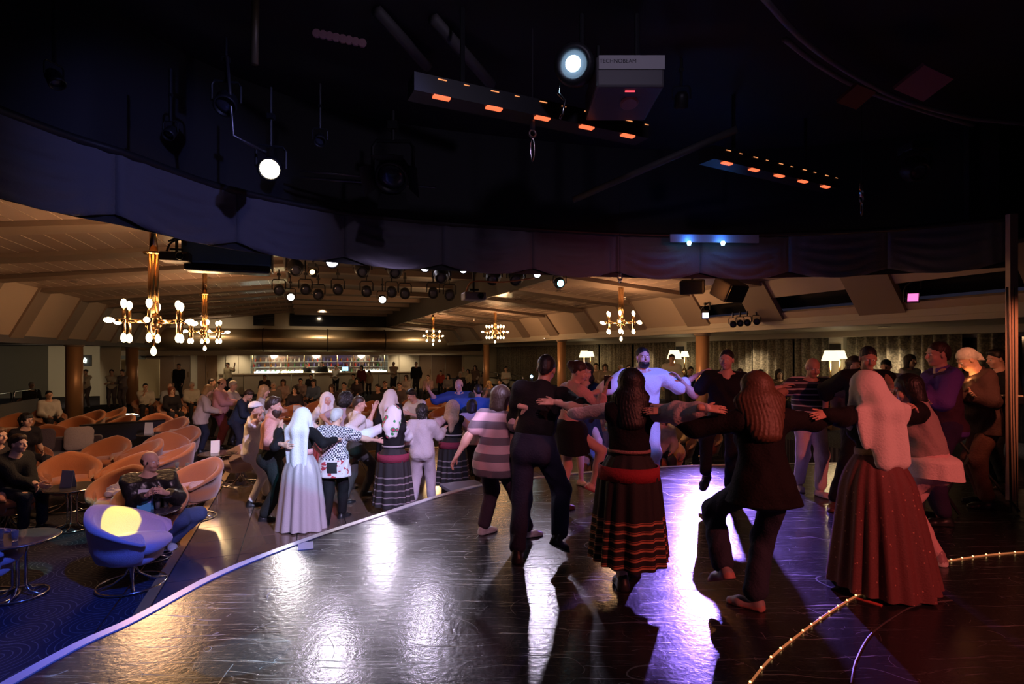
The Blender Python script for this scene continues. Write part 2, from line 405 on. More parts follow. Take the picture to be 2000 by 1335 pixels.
    for H_, K_, A_ in ((HL, KL, AL), (HR, KR, AR)):
        w = s * (1 + (fat - 1) * .5)
        sk.cone(H_, K_, .082 * w, .055 * w).cone(K_, A_, .053 * w, .036 * w)
        sk.cone(K_ * .85 + A_ * .15 - A([0, .012, 0]), K_ * .5 + A_ * .5 - A([0, .012, 0]), .05 * w, .046 * w)
    sk.cone(S2, hc - Hd @ A([0, .02, .06]) * hs, .054 * hs, .052 * hs)
    pieces = [sk.mesh(res[0])]
    # head and face
    hd = Impl(.022); P = lambda x, y, z: hc + Hd @ (A([x, y, z]) * hs); r3 = lambda *r: A(r) * hs
    hd.ell(P(0, -.012, .025), r3(.074, .093, .088), Hd).ell(P(0, .018, -.045), r3(.057, .068, .072), Hd)
    hd.ell(P(0, .058, -.094), r3(.026, .022, .02), Hd)
    hd.cone(hc - Hd @ A([0, .02, .03]) * hs, S2 + zc * .02, .05 * hs, .054 * hs)
    if lod < 2:
        hd.cone(P(0, .086, .008), P(0, .104, -.03), .008 * hs, .0135 * hs, k=.012)
        for sg in (-1, 1):
            hd.ell(P(sg * .03, .076, .02), r3(.024, .011, .007), Hd, k=.012)
            hd.ell(P(sg * .036, .062, -.04), r3(.024, .02, .024), Hd, k=.02)
            hd.ell(P(sg * .075, -.005, -.01), r3(.009, .02, .032), Hd, k=.008)
            hd.ell(P(sg * .031, .0755, -.002), r3(.013, .0075, .006), Hd, lab=1, k=.004)
            hd.ell(P(sg * .031, .0795, -.002), r3(.0065, .005, .006), Hd, lab=2, k=.002)
            hd.ell(P(sg * .031, .081, .0205), r3(.017, .005, .0035), Hd, lab=2, k=.003)
        hd.ell(P(0, .0815, -.062), r3(.026 if smile else .022, .009, .010 if smile else .007), Hd, lab=3, k=.004)
        if smile: hd.ell(P(0, .087, -.061), r3(.02, .006, .005), Hd, lab=4, k=.001)
    else:
        hd.cone(P(0, .08, .0), P(0, .1, -.03), .011 * hs, .016 * hs)
        for sg in (-1, 1):
            hd.ell(P(sg * .076, -.005, -.01), r3(.014, .022, .03), Hd, k=.008)
            hd.ell(P(sg * .031, .078, .0), r3(.012, .009, .008), Hd, lab=2, k=.002)
    pieces.append(hd.mesh(res[1]))
    # hands
    def hand(w, el, sg, d, n, c):
        d = unit(d) if d is not None else unit(w - el)
        n = A(n, float) if n is not None else A([-sg * 1.0, .15, 0.0])
        n = unit(n - d * (n @ d)); sd = np.cross(d, n) * sg; h = Impl(.009 if lod < 2 else .02); q = s * (.9 if fem else 1)
        fr = .0082 if lod < 2 else .0125
        h.cone(w - d * .05, w + d * .01, .027 * q, .023 * q, sd, 1.15)
        h.cone(w + d * .015 * q, w + d * .078 * q, .0145 * q, .0155 * q, sd, 2.35)
        for k, (o, l) in enumerate(((.029, .072), (.010, .081), (-.010, .075), (-.028, .058))):
            a = w + d * .080 * q + sd * o * q; dd = d + sd * o * 1.2 * (1 - c)
            an = c * 1.1
            for j, fr_ in enumerate((.42, .32, .26)):
                an2 = an * (0.35 + .75 * j)
                v = unit(dd * math.cos(an2) + n * math.sin(an2)); b = a + v * l * fr_ * q * 1.12
                h.cone(a, b, fr * q * (1 - .08 * j), fr * q * (.92 - .08 * j), k=.004); a = b
        a = w + d * .022 * q + sd * .026 * q; v = unit(sd * .75 + d * .75 + n * .35); b = a + v * .042 * q
        h.cone(a, b, .0125 * q, .0105 * q); v2 = unit(v + d * .5); h.cone(b, b + v2 * .032 * q, .0100 * q, .0082 * q, k=.004)
        return h.mesh(res[2])
    pieces.append(hand(WL, EL, -1, LHd, LHn, curl[0])); pieces.append(hand(WR, ER, 1, RHd, RHn, curl[1]))
    def foot_frame(fr):
        F_ = rz_(-fr[0]) @ rx(-fr[1]); return F_
    FL, FR = foot_frame(LFr), foot_frame(RFr)
    if bare:
        for A_, F_ in ((AL, FL), (AR, FR)):
            ft = Impl(.03); ft.cone(A_, A_ + F_ @ A([0, -.02, -.05]) * s, .034 * s, .034 * s).cone(A_ + F_ @ A([0, -.02, -.05]) * s, A_ + F_ @ A([0, .13, -.062]) * s, .034 * s, .022 * s, F_[:, 0], 1.5)
            pieces.append(ft.mesh(res[1] * 1.3))
    link('body', mesh_np('body', pieces, skin_mats(skin)), root)
    # ---- shoes
    if not (bare and shoes is None):
        for nm, A_, F_, K_ in (('shoe', AL, FL, KL), ('shoe', AR, FR, KR)):
            f = Impl(.03); Q = lambda x, y, z: A_ + F_ @ (A([x, y, z]) * s)
            if not bare: f.cone(Q(0, -.012, .005), Q(0, -.03, -.045), .042 * s, .036 * s)
            f.cone(Q(0, -.03, -.055), Q(0, .10, -.06), .036 * s, .036 * s, F_[:, 0], 1.25).cone(Q(0, .10, -.062), Q(0, .165, -.066), .036 * s, .024 * s, F_[:, 0], 1.3)
            f.cone(Q(0, -.035, -.078), Q(0, .155, -.08), .040 * s, .034 * s, F_[:, 0], 1.22, lab=1, k=.004)
            f.cut(Q(0, 0, -.084), -F_[:, 2])
            if bare: f.sub(Q(0, .06, -.015), A([.08, .07, .045]) * s, F_)
            sc = mat('shoe_%.3f_%.3f_%.3f' % tuple(shoes), shoes, 0.4, var=0.1)
            so = mat('sole_%.3f_%.3f_%.3f' % tuple(soles or shoes), soles or shoes, 0.6)
            link(nm, mesh_np(nm, [f.mesh(res[3] * .75)], [sc, so]), root)
    # ---- lower garment
    ph = (pos[0] * 7.1 + pos[1] * 3.3) % 6.28
    if bot and bot.get('k', 'trousers') != 'none':
        b = Impl(.045); w = s * (1 + (fat - 1) * .6); torso(b, .018, up=False); b.noise = cloth_noise(ph, .0045 if lod < 2 else .003)
        kk = bot.get('k', 'trousers'); lo_ = bot.get('loose', 1.0)
        for H_, K_, A_ in ((HL, KL, AL), (HR, KR, AR)):
            if kk == 'shorts':
                b.cone(H_, H_ * .45 + K_ * .55, .098 * w * lo_, .092 * w * lo_)
            else:
                e = A_ + (K_ - A_) * (.10 if kk != 'leggings' else .03)
                r0, r1, r2 = (.095, .074, .062) if kk != 'leggings' else (.087, .062, .046)
                b.cone(H_, K_, r0 * w * lo_, r1 * w * lo_).cone(K_, e, r1 * w * lo_, r2 * w * lo_ * bot.get('flare', 1.0))
                if kk == 'leggings': b.cone(K_ * .8 + A_ * .2 - A([0, .012, 0]), K_ * .5 + A_ * .5 - A([0, .012, 0]), .055 * w, .050 * w)
        b.cut(Px + Hm @ A([0, 0, .10 * s]), Hm[:, 2])
        fl = [A_[2] - .075 * s for A_ in (AL, AR)]
        b.cut(A([0, 0, min(fl) if min(fl) > -.02 else 0.004]), A([0, 0, -1.]))
        link('shorts' if kk == 'shorts' else 'trousers', mesh_np('trousers', [b.mesh(res[3])], [bot['m']]), root)
        if bot.get('belt'):
            bl = Impl(.01); c0 = Px + Hm @ A([0, 0, .085 * s]); c1 = Px + Hm @ A([0, 0, .105 * s])
            bl.cone(c0, c1, .112 * fat * s, .112 * fat * s, xh, 1.3); bl.cut(c1, Hm[:, 2]); bl.cut(c0 - Hm[:, 2] * .012, -Hm[:, 2])
            link('belt', mesh_np('belt', [bl.mesh(res[3] * .8)], [mat('belt_leather', bot['belt'], 0.4)]), root)
    # ---- upper garment
    if top:
        def upper(t, inf, nm):
            I = Impl(.04); torso(I, inf, low=t.get('hem', -.08) < .04); I.noise = cloth_noise(ph + 2 * inf, t.get('fold', .005) if lod < 2 else .003)
            w = s * (.9 if fem else 1) * (1 + (fat - 1) * .5); L = t.get('loose', 1.0); sl = t.get('sleeve', 'long')
            for S_, E_, W_ in ((SL, EL, WL), (SR, ER, WR)):
                if sl == 'none': I.ell(S_, A([.05, .05, .05]) * w + inf * .4); continue
                r0, r1, r2 = (.058 * w + inf) * L, (.05 * w + inf * .8) * L, (.036 * w + inf * .6) * L
                if sl == 'puff': I.cone(S_, E_, .064 * w + inf, .092 * w).cone(E_, E_ * .35 + W_ * .65, .096 * w, .064 * w).cone(E_ * .35 + W_ * .65, W_, .05 * w, .034 * w); continue
                if sl == 'short': I.cone(S_, S_ * .38 + E_ * .62, r0, r1 * 1.06)
                elif sl == 'elbow': I.cone(S_, E_ * 1.0, r0, r1).cone(E_, E_ * .72 + W_ * .28, r1, r1 * .95)
                else:
                    I.cone(S_, E_, r0, r1).cone(E_, E_ * .04 + W_ * .96, r1, r2)
            if t.get('hem', -.08) < -.12:
                I.cone(Px, Px + A([0, 0, t['hem'] * s]), .118 * fat * s + inf, (.125 + t.get('flare', 0)) * fat * s + inf, xh, 1.4)
            I.cut(Px + A([0, 0, t.get('hem', -.08) * s]), A([0, 0, -1.]))
            nk = t.get('neck', 0.0)
            I.cut(N + zc * (.0 - nk) + yc * .0, unit(zc + yc * .55))
            if t.get('vneck'): I.sub(N + yc * .07 * s - zc * .02, A([.05, .05, t['vneck']]) * s, Cm)
            if t.get('collar'):
                pass
            o = link(nm, mesh_np(nm, [I.mesh(res[3])], [t['m']]), root)
            if t.get('collar') and lod < 2:
                cI = Impl(.01); cI.cone(N - zc * .02 * s - yc * .004, N + zc * .03 * s + nd * .0, .071 * s, .064 * s); cI.cut(N + zc * .028 * s, unit(zc + yc * .25)); cI.cut(N - zc * .045 * s, -zc)
                cI.sub(N + yc * .085 * s, A([.03, .04, .09]) * s, Cm)
                link('collar', mesh_np('collar', [cI.mesh(.009)], [t['m']]), o)
            return o
        upper(top, top.get('inf', .027 if top.get('hem', -.08) < -.02 else .013), top.get('n', 'shirt'))
        if top.get('vest'): upper(top['vest'], .028, top['vest'].get('n', 'vest'))
    # ---- skirt
    if skirt:
        k = skirt; up = Hm[:, 2]; n = 22 if lod < 2 else 14; seg = k.get('seg', 144 if lod < 2 else 56); pl = k.get('pleats', 16)
        c0 = Px + up * k.get('waist', .12) * s; c1 = (AL + AR) / 2 * .6 + Px * .4 if 'hc' not in k else A(k['hc'], float)
        c1 = A([c1[0], c1[1], k.get('hem', .25)]); rows = []
        for i in range(n):
            t = i / (n - 1); c = c0 * (1 - t) + c1 * t
            hipb = math.sin(min(1, t * 3.2) * PI / 2)
            rxx = (.125 * (1 - hipb) + .19 * hipb) * fat * s * (1 - t) + k.get('R', .34) * t + .03 * hipb * (1 - t)
            ryy = (.105 * (1 - hipb) + .165 * hipb) * fat * s * (1 - t) + k.get('R', .34) * k.get('flat', .85) * t + .03 * hipb * (1 - t)
            amp = k.get('amp', .035) * t ** .8; row = []
            for j in range(seg):
                a = 2 * PI * j / seg; g = math.sin(pl * a + 1.2 * math.sin(3 * a + ph) + .5 * t)
                g = g * .75 + .35 * math.sin((pl // 2 + 1) * a + ph)
                row.append((c[0] + math.cos(a) * (rxx + amp * g), c[1] + math.sin(a) * (ryy + amp * g), c[2] + .012 * t * math.sin(2 * a + ph)))
            rows.append(row)
        mb = MB(); mb.grid(rows, True); mb.add([tuple(c0)] + rows[0], [(0, 1 + j, 1 + (j + 1) % seg) for j in range(seg)])
        mb.build('skirt', k['m'], root, smooth=True)
    # ---- hair
    if hair:
        st, hk = hair; h = Impl(.03); am = .0026 if lod < 2 else .002
        cap = st in ('short', 'crop', 'long', 'wavy', 'bob', 'curly', 'bun', 'braid', 'pony', 'shag')
        if cap:
            g = {'crop': -.001, 'short': .005, 'curly': .035, 'shag': .006}.get(st, 0.003)
            h.ell(P(0, -.018, .034), r3(.08 + g, .098 + g, .091 + g), Hd)
            if st == 'short': h.ell(P(0, .045, .088), r3(.06, .04, .03), Hd)
            if st in ('crop', 'short'):
                h.cone(P(0, -.075, -.02), P(0, -.065, -.075), .04 * hs, .03 * hs, Hd[:, 0], 1.3)
            if st == 'shag': h.cone(P(0, -.05, 0), P(0, -.05, -.10), .08 * hs, .065 * hs, Hd[:, 0], 1.15)
            if st == 'bob': h.cone(P(0, -.04, .02), P(0, -.045, -.10), .088 * hs, .08 * hs, Hd[:, 0], 1.2)
            if st == 'curly': h.ell(P(0, -.045, -.02), r3(.13, .11, .13), Hd)
            if st == 'long':
                e = S2 + Cm @ A([0, -.095, -.10]) * s
                h.cone(P(0, -.04, .02), P(0, -.055, -.10), .088 * hs, .075 * hs, Hd[:, 0], 1.2).cone(P(0, -.055, -.10), e, .075 * hs, .05, Cm[:, 0], 1.9)
            if st == 'wavy':
                e = S2 + Cm @ A([0, -.11, -.12]) * s
                h.cone(P(0, -.04, .03), P(0, -.06, -.09), .09 * hs, .09 * hs, Hd[:, 0], 1.22).cone(P(0, -.06, -.09), e, .088 * hs, .05, Cm[:, 0], 2.0)
            if st == 'bun': h.ell(P(0, -.115, .05), r3(.05, .045, .048), Hd)
            if st in ('braid', 'pony'):
                a0 = P(0, -.10, -.02); e = S2 + Cm @ A([0, -.115, -.08 if st == 'braid' else -.02]) * s
                h.cone(a0, e, .04, .028)
            if st in ('crop', 'short', 'bun', 'pony', 'braid'):
                h.cut(P(0, .088, .064), unit(Hd @ A([0, .128, -.17])))
                h.sub(P(0, .10, .0), r3(.058, .05, .075), Hd)
            else:
                h.sub(P(0, .128, -.04), r3(.068, .088, .088), Hd)
                h.sub(P(0, .09, -.10), r3(.10, .10, .08), Hd)
        elif st == 'fringe':
            h.ell(P(0, -.02, .0), r3(.079, .095, .06), Hd); h.sub(P(0, .115, -.02), r3(.09, .11, .12), Hd); h.sub(P(0, 0.0, .1), r3(.07, .085, .08), Hd)
            h.cut(P(0, 0, -.055), -Hd[:, 2])
        h.noise = strand_noise(hc, am if st not in ('curly', 'shag') else .009, 44, ph)
        if h.p: link('hair', mesh_np('hair', [h.mesh(res[1] * 1.15)], [hair_mat(hk)]), root)
    if beard:
        h = Impl(.02); h.ell(P(0, .028, -.085), r3(.064, .07, .055 if beard[1] < 2 else .09), Hd); h.sub(P(0, .085, -.035), r3(.05, .05, .032), Hd)
        h.cut(P(0, 0, -.03), Hd[:, 2]); h.noise = strand_noise(hc, .003, 34, ph)
        h.ell(P(0, .083, -.083), r3(.03, .014, .014), Hd)
        link('beard', mesh_np('beard', [h.mesh(res[1])], [hair_mat(beard[0])]), root)
    # ---- headscarf
    if scarf:
        h = Impl(.05); L = scarf.get('len', .34); h.ell(P(0, -.015, .025), r3(.093, .112, .108), Hd)
        e = S2 + Cm @ A([0, -.115, .02]) * s; e2 = S2 + Cm @ A([0, -.13, .05 - L]) * s
        h.cone(P(0, -.03, 0), e, .095 * hs, .10 * s, Cm[:, 0], 1.35).cone(e, e2, .075 * s, .055 * s, Cm[:, 0], scarf.get('w', 2.0))
        if scarf.get('sides', True):
            for sg in (-1, 1): h.cone(P(sg * .06, .02, -.04), S2 + Cm @ A([sg * .09, .085, -.02 - .5 * (L - .3)]) * s, .04, .05, Cm[:, 0], 1.5)
        h.sub(P(0, .12, -.025), r3(.066, .09, .09), Hd)
        def dn(Pq):
            x, y, z = Pq; a = np.arctan2(x - hc[0], hc[1] - y)
            return .011 * np.sin(9 * a + 1.3 * np.sin(3 * z + ph) + ph) * np.clip((hc[2] + .04 - z) * 4, 0, 1)
        h.noise = dn
        link(scarf.get('n', 'headscarf'), mesh_np('headscarf', [h.mesh(res[3] * .9)], [scarf['m']]), root)
    J = dict(root=root, P=Px, S1=S1, S2=S2, N=N, hc=hc, Hd=Hd, Cm=Cm, Hm=Hm, SL=SL, SR=SR, EL=EL, ER=ER, WL=WL, WR=WR, AL=AL, AR=AR, KL=KL, KR=KR, s=s, Rw=Rw, pos=np.array(pos))
    if extras: extras(J)
    return J
# ------------------------------------------------------------------ the stage and the hall
def pv(px, v):                       # hall u of the sight column px at hall depth v
    k = (px - 1000) / F; Y = v / (CA - SA * k); return (k * CA + SA) * Y
def pu(px, u):                       # hall v of the sight column px on the line u
    k = (px - 1000) / F; Y = u / (k * CA + SA); return (CA - SA * k) * Y
def hall(o): o.rotation_euler = (0, 0, PSI); return o
def struct(name, mb, m, parent=None, smooth=False, bevel=0.0, rot=True):
    o = mb.build(name, m, parent, smooth, bevel)
    if parent is None:
        if rot: hall(o)
        tag(o, kind='structure')
    return o
def catmull(pts, n):
    pts = [Vector(p) for p in pts]; out = []
    P = [pts[0] * 2 - pts[1]] + pts + [pts[-1] * 2 - pts[-2]]
    for i in range(1, len(P) - 2):
        for j in range(n):
            t = j / n; a, b, c, d = P[i - 1], P[i], P[i + 1], P[i + 2]
            out.append(.5 * ((2 * b) + (c - a) * t + (2 * a - 5 * b + 4 * c - d) * t * t + (3 * b - a - 3 * c + d) * t ** 3))
    out.append(pts[-1]); return out
# ---- materials of the setting
def stage_mat():
    m = mat('stage_vinyl', (0.020, 0.018, 0.022), 0.3, spec=0.55); nt, b = nodes(m)
    tc = nt.nodes.new('ShaderNodeTexCoord'); N = nt.nodes.new; L = nt.links.new
    def noise(scale, det=5, vec=None, rough=.6):
        n = N('ShaderNodeTexNoise'); n.inputs['Scale'].default_value = scale; n.inputs['Detail'].default_value = det; n.inputs['Roughness'].default_value = rough
        L(vec if vec is not None else tc.outputs['Object'], n.inputs['Vector']); return n.outputs['Fac']
    def streak(rot, sx, sy, thr, wob=.25):    # thin scratches: a stretched, warped cell pattern cut at its edges
        mp = N('ShaderNodeMapping'); mp.inputs['Rotation'].default_value = (0, 0, rot); mp.inputs['Scale'].default_value = (sx, sy, 1)
        w = N('ShaderNodeTexNoise'); w.inputs['Scale'].default_value = 1.3; w.inputs['Detail'].default_value = 2; L(tc.outputs['Object'], w.inputs['Vector'])
        mx = N('ShaderNodeMixRGB'); mx.blend_type = 'ADD'; mx.inputs[0].default_value = wob; L(tc.outputs['Object'], mx.inputs[1]); L(w.outputs['Color'], mx.inputs[2])
        L(mx.outputs[0], mp.inputs['Vector'])
        n = N('ShaderNodeTexNoise'); n.inputs['Scale'].default_value = 1.0; n.inputs['Detail'].default_value = 6; n.inputs['Roughness'].default_value = .75; L(mp.outputs[0], n.inputs['Vector'])
        return mnode(nt, 'MULTIPLY', mnode(nt, 'MAXIMUM', mnode(nt, 'SUBTRACT', n.outputs['Fac'], thr), 0.0), 12.0)
    def arcs(scale, seed, wd_, thr):          # thin curved scratches: the contour of a warped noise, broken by another
        mp = N('ShaderNodeMapping'); mp.inputs['Location'].default_value = (seed, seed * 1.7, 0); L(tc.outputs['Object'], mp.inputs['Vector'])
        n = N('ShaderNodeTexNoise'); n.inputs['Scale'].default_value = scale; n.inputs['Detail'].default_value = 1.5; L(mp.outputs[0], n.inputs['Vector'])
        f = mnode(nt, 'ABSOLUTE', mnode(nt, 'SUBTRACT', mnode(nt, 'FRACT', mnode(nt, 'MULTIPLY', n.outputs['Fac'], 7.0)), .5))
        g = N('ShaderNodeTexNoise'); g.inputs['Scale'].default_value = scale * 2.3; g.inputs['Detail'].default_value = 2; L(mp.outputs[0], g.inputs['Vector'])
        return mnode(nt, 'MULTIPLY', mnode(nt, 'LESS_THAN', f, wd_), mnode(nt, 'GREATER_THAN', g.outputs['Fac'], thr))
    s = mnode(nt, 'ADD', streak(0.45, .8, 34, .61), streak(1.15, .9, 38, .62, .15))
    s = mnode(nt, 'ADD', s, streak(2.3, 1.0, 44, .62, .2)); s = mnode(nt, 'ADD', s, streak(-.3, 1.0, 50, .61, .1))
    s = mnode(nt, 'ADD', s, mnode(nt, 'MULTIPLY', arcs(.9, 3.1, .010, .55), .5)); s = mnode(nt, 'ADD', s, mnode(nt, 'MULTIPLY', arcs(1.5, 9.7, .010, .57), .45)); s = mnode(nt, 'ADD', s, mnode(nt, 'MULTIPLY', arcs(2.4, 17.3, .012, .60), .4))
    s = mnode(nt, 'MINIMUM', s, 1.0)
    patch = mnode(nt, 'MULTIPLY', s, mnode(nt, 'MULTIPLY', noise(.9, 3), 1.9))
    patch = mnode(nt, 'MINIMUM', patch, 1.0)
    mx = N('ShaderNodeMix'); mx.data_type = 'RGBA'; mx.inputs[6].default_value = (.017, .016, .019, 1); mx.inputs[7].default_value = (.23, .21, .23, 1)
    L(patch, mx.inputs[0]); L(mx.outputs[2], b.inputs['Base Color'])
    r = mnode(nt, 'ADD', mnode(nt, 'MULTIPLY', noise(2.2, 8, rough=.75), .22), mnode(nt, 'MULTIPLY', s, .22)); r = mnode(nt, 'ADD', r, .105)
    L(r, b.inputs['Roughness'])
    bp = N('ShaderNodeBump'); bp.inputs['Strength'].default_value = .16; bp.inputs['Distance'].default_value = .012
    L(mnode(nt, 'ADD', noise(26, 3), mnode(nt, 'MULTIPLY', s, .25)), bp.inputs['Height']); L(bp.outputs['Normal'], b.inputs['Normal'])
    return m
def carpet_mat():
    m = mat('hall_carpet', (0.03, 0.026, 0.04), 0.95, spec=.15); nt, b = nodes(m)
    tc = nt.nodes.new('ShaderNodeTexCoord'); N = nt.nodes.new; L = nt.links.new
    v = N('ShaderNodeTexVoronoi'); v.voronoi_dimensions = '2D'; v.inputs['Scale'].default_value = 2.1; v.inputs['Randomness'].default_value = .55; L(tc.outputs['Object'], v.inputs['Vector'])
    w = mnode(nt, 'FRACT', mnode(nt, 'MULTIPLY', v.outputs['Distance'], 9.5))
    ln = mnode(nt, 'LESS_THAN', w, .16)
    n = N('ShaderNodeTexNoise'); n.inputs['Scale'].default_value = 90; L(tc.outputs['Object'], n.inputs['Vector'])
    mx = N('ShaderNodeMix'); mx.data_type = 'RGBA'; mx.inputs[6].default_value = (.022, .020, .030, 1); mx.inputs[7].default_value = (.11, .11, .125, 1)
    L(mnode(nt, 'MULTIPLY', ln, mnode(nt, 'MULTIPLY', n.outputs['Fac'], 1.1)), mx.inputs[0]); L(mx.outputs[2], b.inputs['Base Color'])
    bp = N('ShaderNodeBump'); bp.inputs['Strength'].default_value = .4; bp.inputs['Distance'].default_value = .01; L(n.outputs['Fac'], bp.inputs['Height']); L(bp.outputs['Normal'], b.inputs['Normal'])
    return m
M_STAGE = stage_mat(); M_CARPET = carpet_mat()
M_NOSE = mat('stage_nosing', (0.48, 0.46, 0.50), 0.35, metal=.3)
M_BLACK = mat('stage_black', (0.022, 0.021, 0.026), 0.7)
M_BLACKG = mat('black_gloss', (0.010, 0.010, 0.012), 0.25)
M_PANEL = mat('ceiling_enamel', (0.43, 0.315, 0.265), 0.2, var=.04, bscale=3)
M_RIB = mat('rib_paint', (0.25, 0.18, 0.14), 0.55)
M_SLOPE = mat('slope_paint', (0.50, 0.38, 0.29), 0.6, bump=.05, bscale=20)
M_GREY = mat('soffit_grey', (0.16, 0.145, 0.14), 0.6)
M_COLUMN = mat('column_bronze', (0.52, 0.29, 0.15), 0.38, metal=.35)
M_SEAM = mat('seam_metal', (.9, .72, .55), .3, metal=.6)
M_BRASS = mat('brass', (0.62, 0.40, 0.20), 0.22, metal=1.0)
M_CHROME = mat('chrome', (0.72, 0.72, 0.74), 0.14, metal=1.0)
M_BEIGE = mat('beige_paint', (0.46, 0.40, 0.31), 0.6)
M_CREAM = mat('cream_wall', (0.72, 0.68, 0.55), 0.6)
M_WOOD = mat('brown_wood', (0.17, 0.095, 0.055), 0.5, bump=.1, bscale=18, var=.15)
M_WOOD2 = mat('light_brown_wood', (0.27, 0.16, 0.09), 0.5, bump=.1, bscale=18, var=.12)
M_DUCT = mat('duct_bronze', (0.42, 0.31, 0.19), 0.34, metal=.75, bump=.04, bscale=60)
M_GLASSD = mat('night_glass', (0.012, 0.014, 0.022), 0.06, spec=.6)
M_TILE = mat('dance_tile', (0.115, 0.085, 0.07), 0.12, var=.25, bscale=1.7, spec=.6)
M_GOLD = mat('gold_border', (0.40, 0.24, 0.10), 0.35, metal=.4)
# ---- stage
E0 = [(-2.95, -3.2), (-2.9, 0.8)] + [tuple(G(x, y)[:2]) for x, y in ((40, 1318), (260, 1208), (430, 1118), (600, 1052), (750, 1002), (850, 970), (940, 947), (1100, 926), (1290, 912), (1460, 906), (1650, 904), (1900, 902))] + [(10.5, 8.6)]
EDGE = catmull([(x, y, 0) for x, y in E0], 8)
mb = MB(); n = len(EDGE); back = [Vector((10.5, -3.2, 0))]
ring = EDGE + back; k = len(ring)
mb.add([p for p in ring] + [Vector((p.x, p.y, HALL - .02)) for p in ring], [list(range(k))[::-1]] + [(i, (i + 1) % k, (i + 1) % k + k, i + k) for i in range(k)])
# make the top face look up
stage = struct('stage_floor', mb, M_STAGE, rot=False)
bmx = bmesh.new(); bmx.from_mesh(stage.data); bmesh.ops.recalc_face_normals(bmx, faces=bmx.faces); bmx.to_mesh(stage.data); bmx.free()
def offs(pts, d):
    out = []
    for i, p in enumerate(pts):
        t = (pts[min(i + 1, len(pts) - 1)] - pts[max(i - 1, 0)]); t.z = 0; t.normalize(); out.append(p + Vector((-t.y, t.x, 0)) * d)
    return out
a, b_ = offs(EDGE, -.055), offs(EDGE, .022)
up = lambda ps, z: [p + Vector((0, 0, z)) for p in ps]
mb = MB(); mb.grid([up(b_, -.05), up(b_, .008), up(a, .008), up(a, -.05), up(b_, -.05)])
struct('trim_1', mb, M_NOSE, rot=False)
def inside_stage(x, y):
    c = False; P_ = ring; j = len(P_) - 1
    for i in range(len(P_)):
        if (P_[i].y > y) != (P_[j].y > y) and x < (P_[j].x - P_[i].x) * (y - P_[i].y) / (P_[j].y - P_[i].y) + P_[i].x: c = not c
        j = i
    return c
# ---- hall floor, tiles of the dance floor, border
mb = MB(); mb.box((0, 18, HALL - .06), (27, 44, .1)); floor = struct('floor', mb, M_CARPET)
U0, U1, V0, V1, TS = -1.3, 6.2, 3.4, 13.4, .62
tile_me = MB().box((0, 0, 0), (TS - .012, TS - .012, .016)).mesh('tile', M_TILE)
mb = MB(); mb.box(((U0 + U1) / 2, (V0 + V1) / 2, HALL - .004), (U1 - U0, V1 - V0, .008)); base = struct('floor_base', mb, mat('tile_joint', (.03, .025, .022), .6)); base.name = 'floor_dance'
cnt = 0
for i in range(int((U1 - U0) / TS)):
    for j in range(int((V1 - V0) / TS)):
        u, v = U0 + TS * (i + .5), V0 + TS * (j + .5); p = UV(u, v, 0)
        if inside_stage(p.x, p.y) and inside_stage(p.x + .3, p.y + .45) and inside_stage(p.x - .45, p.y + .3): continue
        t = link('tile', tile_me, base); t.location = (u, v, HALL + .003); cnt += 1
mb = MB(); mb.box((U0 - .06, (V0 + V1) / 2, HALL + .005), (.1, V1 - V0, .018)); struct('trim_2', mb, M_GOLD)
mb = MB(); mb.box((U0 - .32, (V0 + V1) / 2, HALL + .002), (.012, V1 - V0, .010)); struct('trim_3', mb, M_CHROME)
mb = MB(); mb.box(((U0 + U1) / 2, V1 + .05, HALL + .005), (U1 - U0 + .2, .1, .018)); struct('trim_4', mb, M_GOLD)
# ---- side slopes with ribs
ZL0, ZL1, UL0, UL1 = 2.09, 3.41, -7.0, -6.35
ZR0, ZR1, UR0, UR1 = 2.26, 3.02, 8.26, 7.70
RIBL = [8.0, 10.5, 13.0, 15.5, 18.0, 20.9, 23.35, 25.9, 28.4, 30.9, 33.0]
RIBR = [3.6, 5.8, 7.98, 9.92, 12.25, 14.7, 17.35, 19.9, 22.7, 25.9, 29.2, 32.4]
ZC = 4.02; UCL, UCR = -.4, 4.7
zl = lambda u: ZL1 + (u - UL1) * .116
zr = lambda u: ZR1 + (UR1 - u) * .085
VB = 33.6
def slope_part(parent, name, u0, z0, u1, z1, va, vb, s0, s1, m, thick=.06, push=0.0):
    nrm = Vector((z1 - z0, 0, -(u1 - u0))).normalized()
    if nrm.x * (u0) > 0: nrm = -nrm            # towards the middle of the hall
    P_ = lambda s, v: Vector((u0 + (u1 - u0) * s, v, z0 + (z1 - z0) * s)) + nrm * push
    q = [P_(s0, va), P_(s0, vb), P_(s1, vb), P_(s1, va)]; mb = MB(); mb.hexa([p - nrm * thick for p in q] + q); o = mb.build(name, m, parent)
    bm_ = bmesh.new(); bm_.from_mesh(o.data); bmesh.ops.recalc_face_normals(bm_, faces=bm_.faces); bm_.to_mesh(o.data); bm_.free(); return o
wl = hall(empty('wall_left', kind='structure')); wr = hall(empty('wall_right', kind='structure'))
for i in range(len(RIBL) - 1):
    slope_part(wl, 'panel', UL0, ZL0, UL1, ZL1, RIBL[i] + .36, RIBL[i + 1] - .36, 0, 1, M_SLOPE)
for v in RIBL: slope_part(wl, 'rib', UL0, ZL0, UL1, ZL1, v - .36, v + .36, -.01, 1.01, M_RIB, .1, .05)
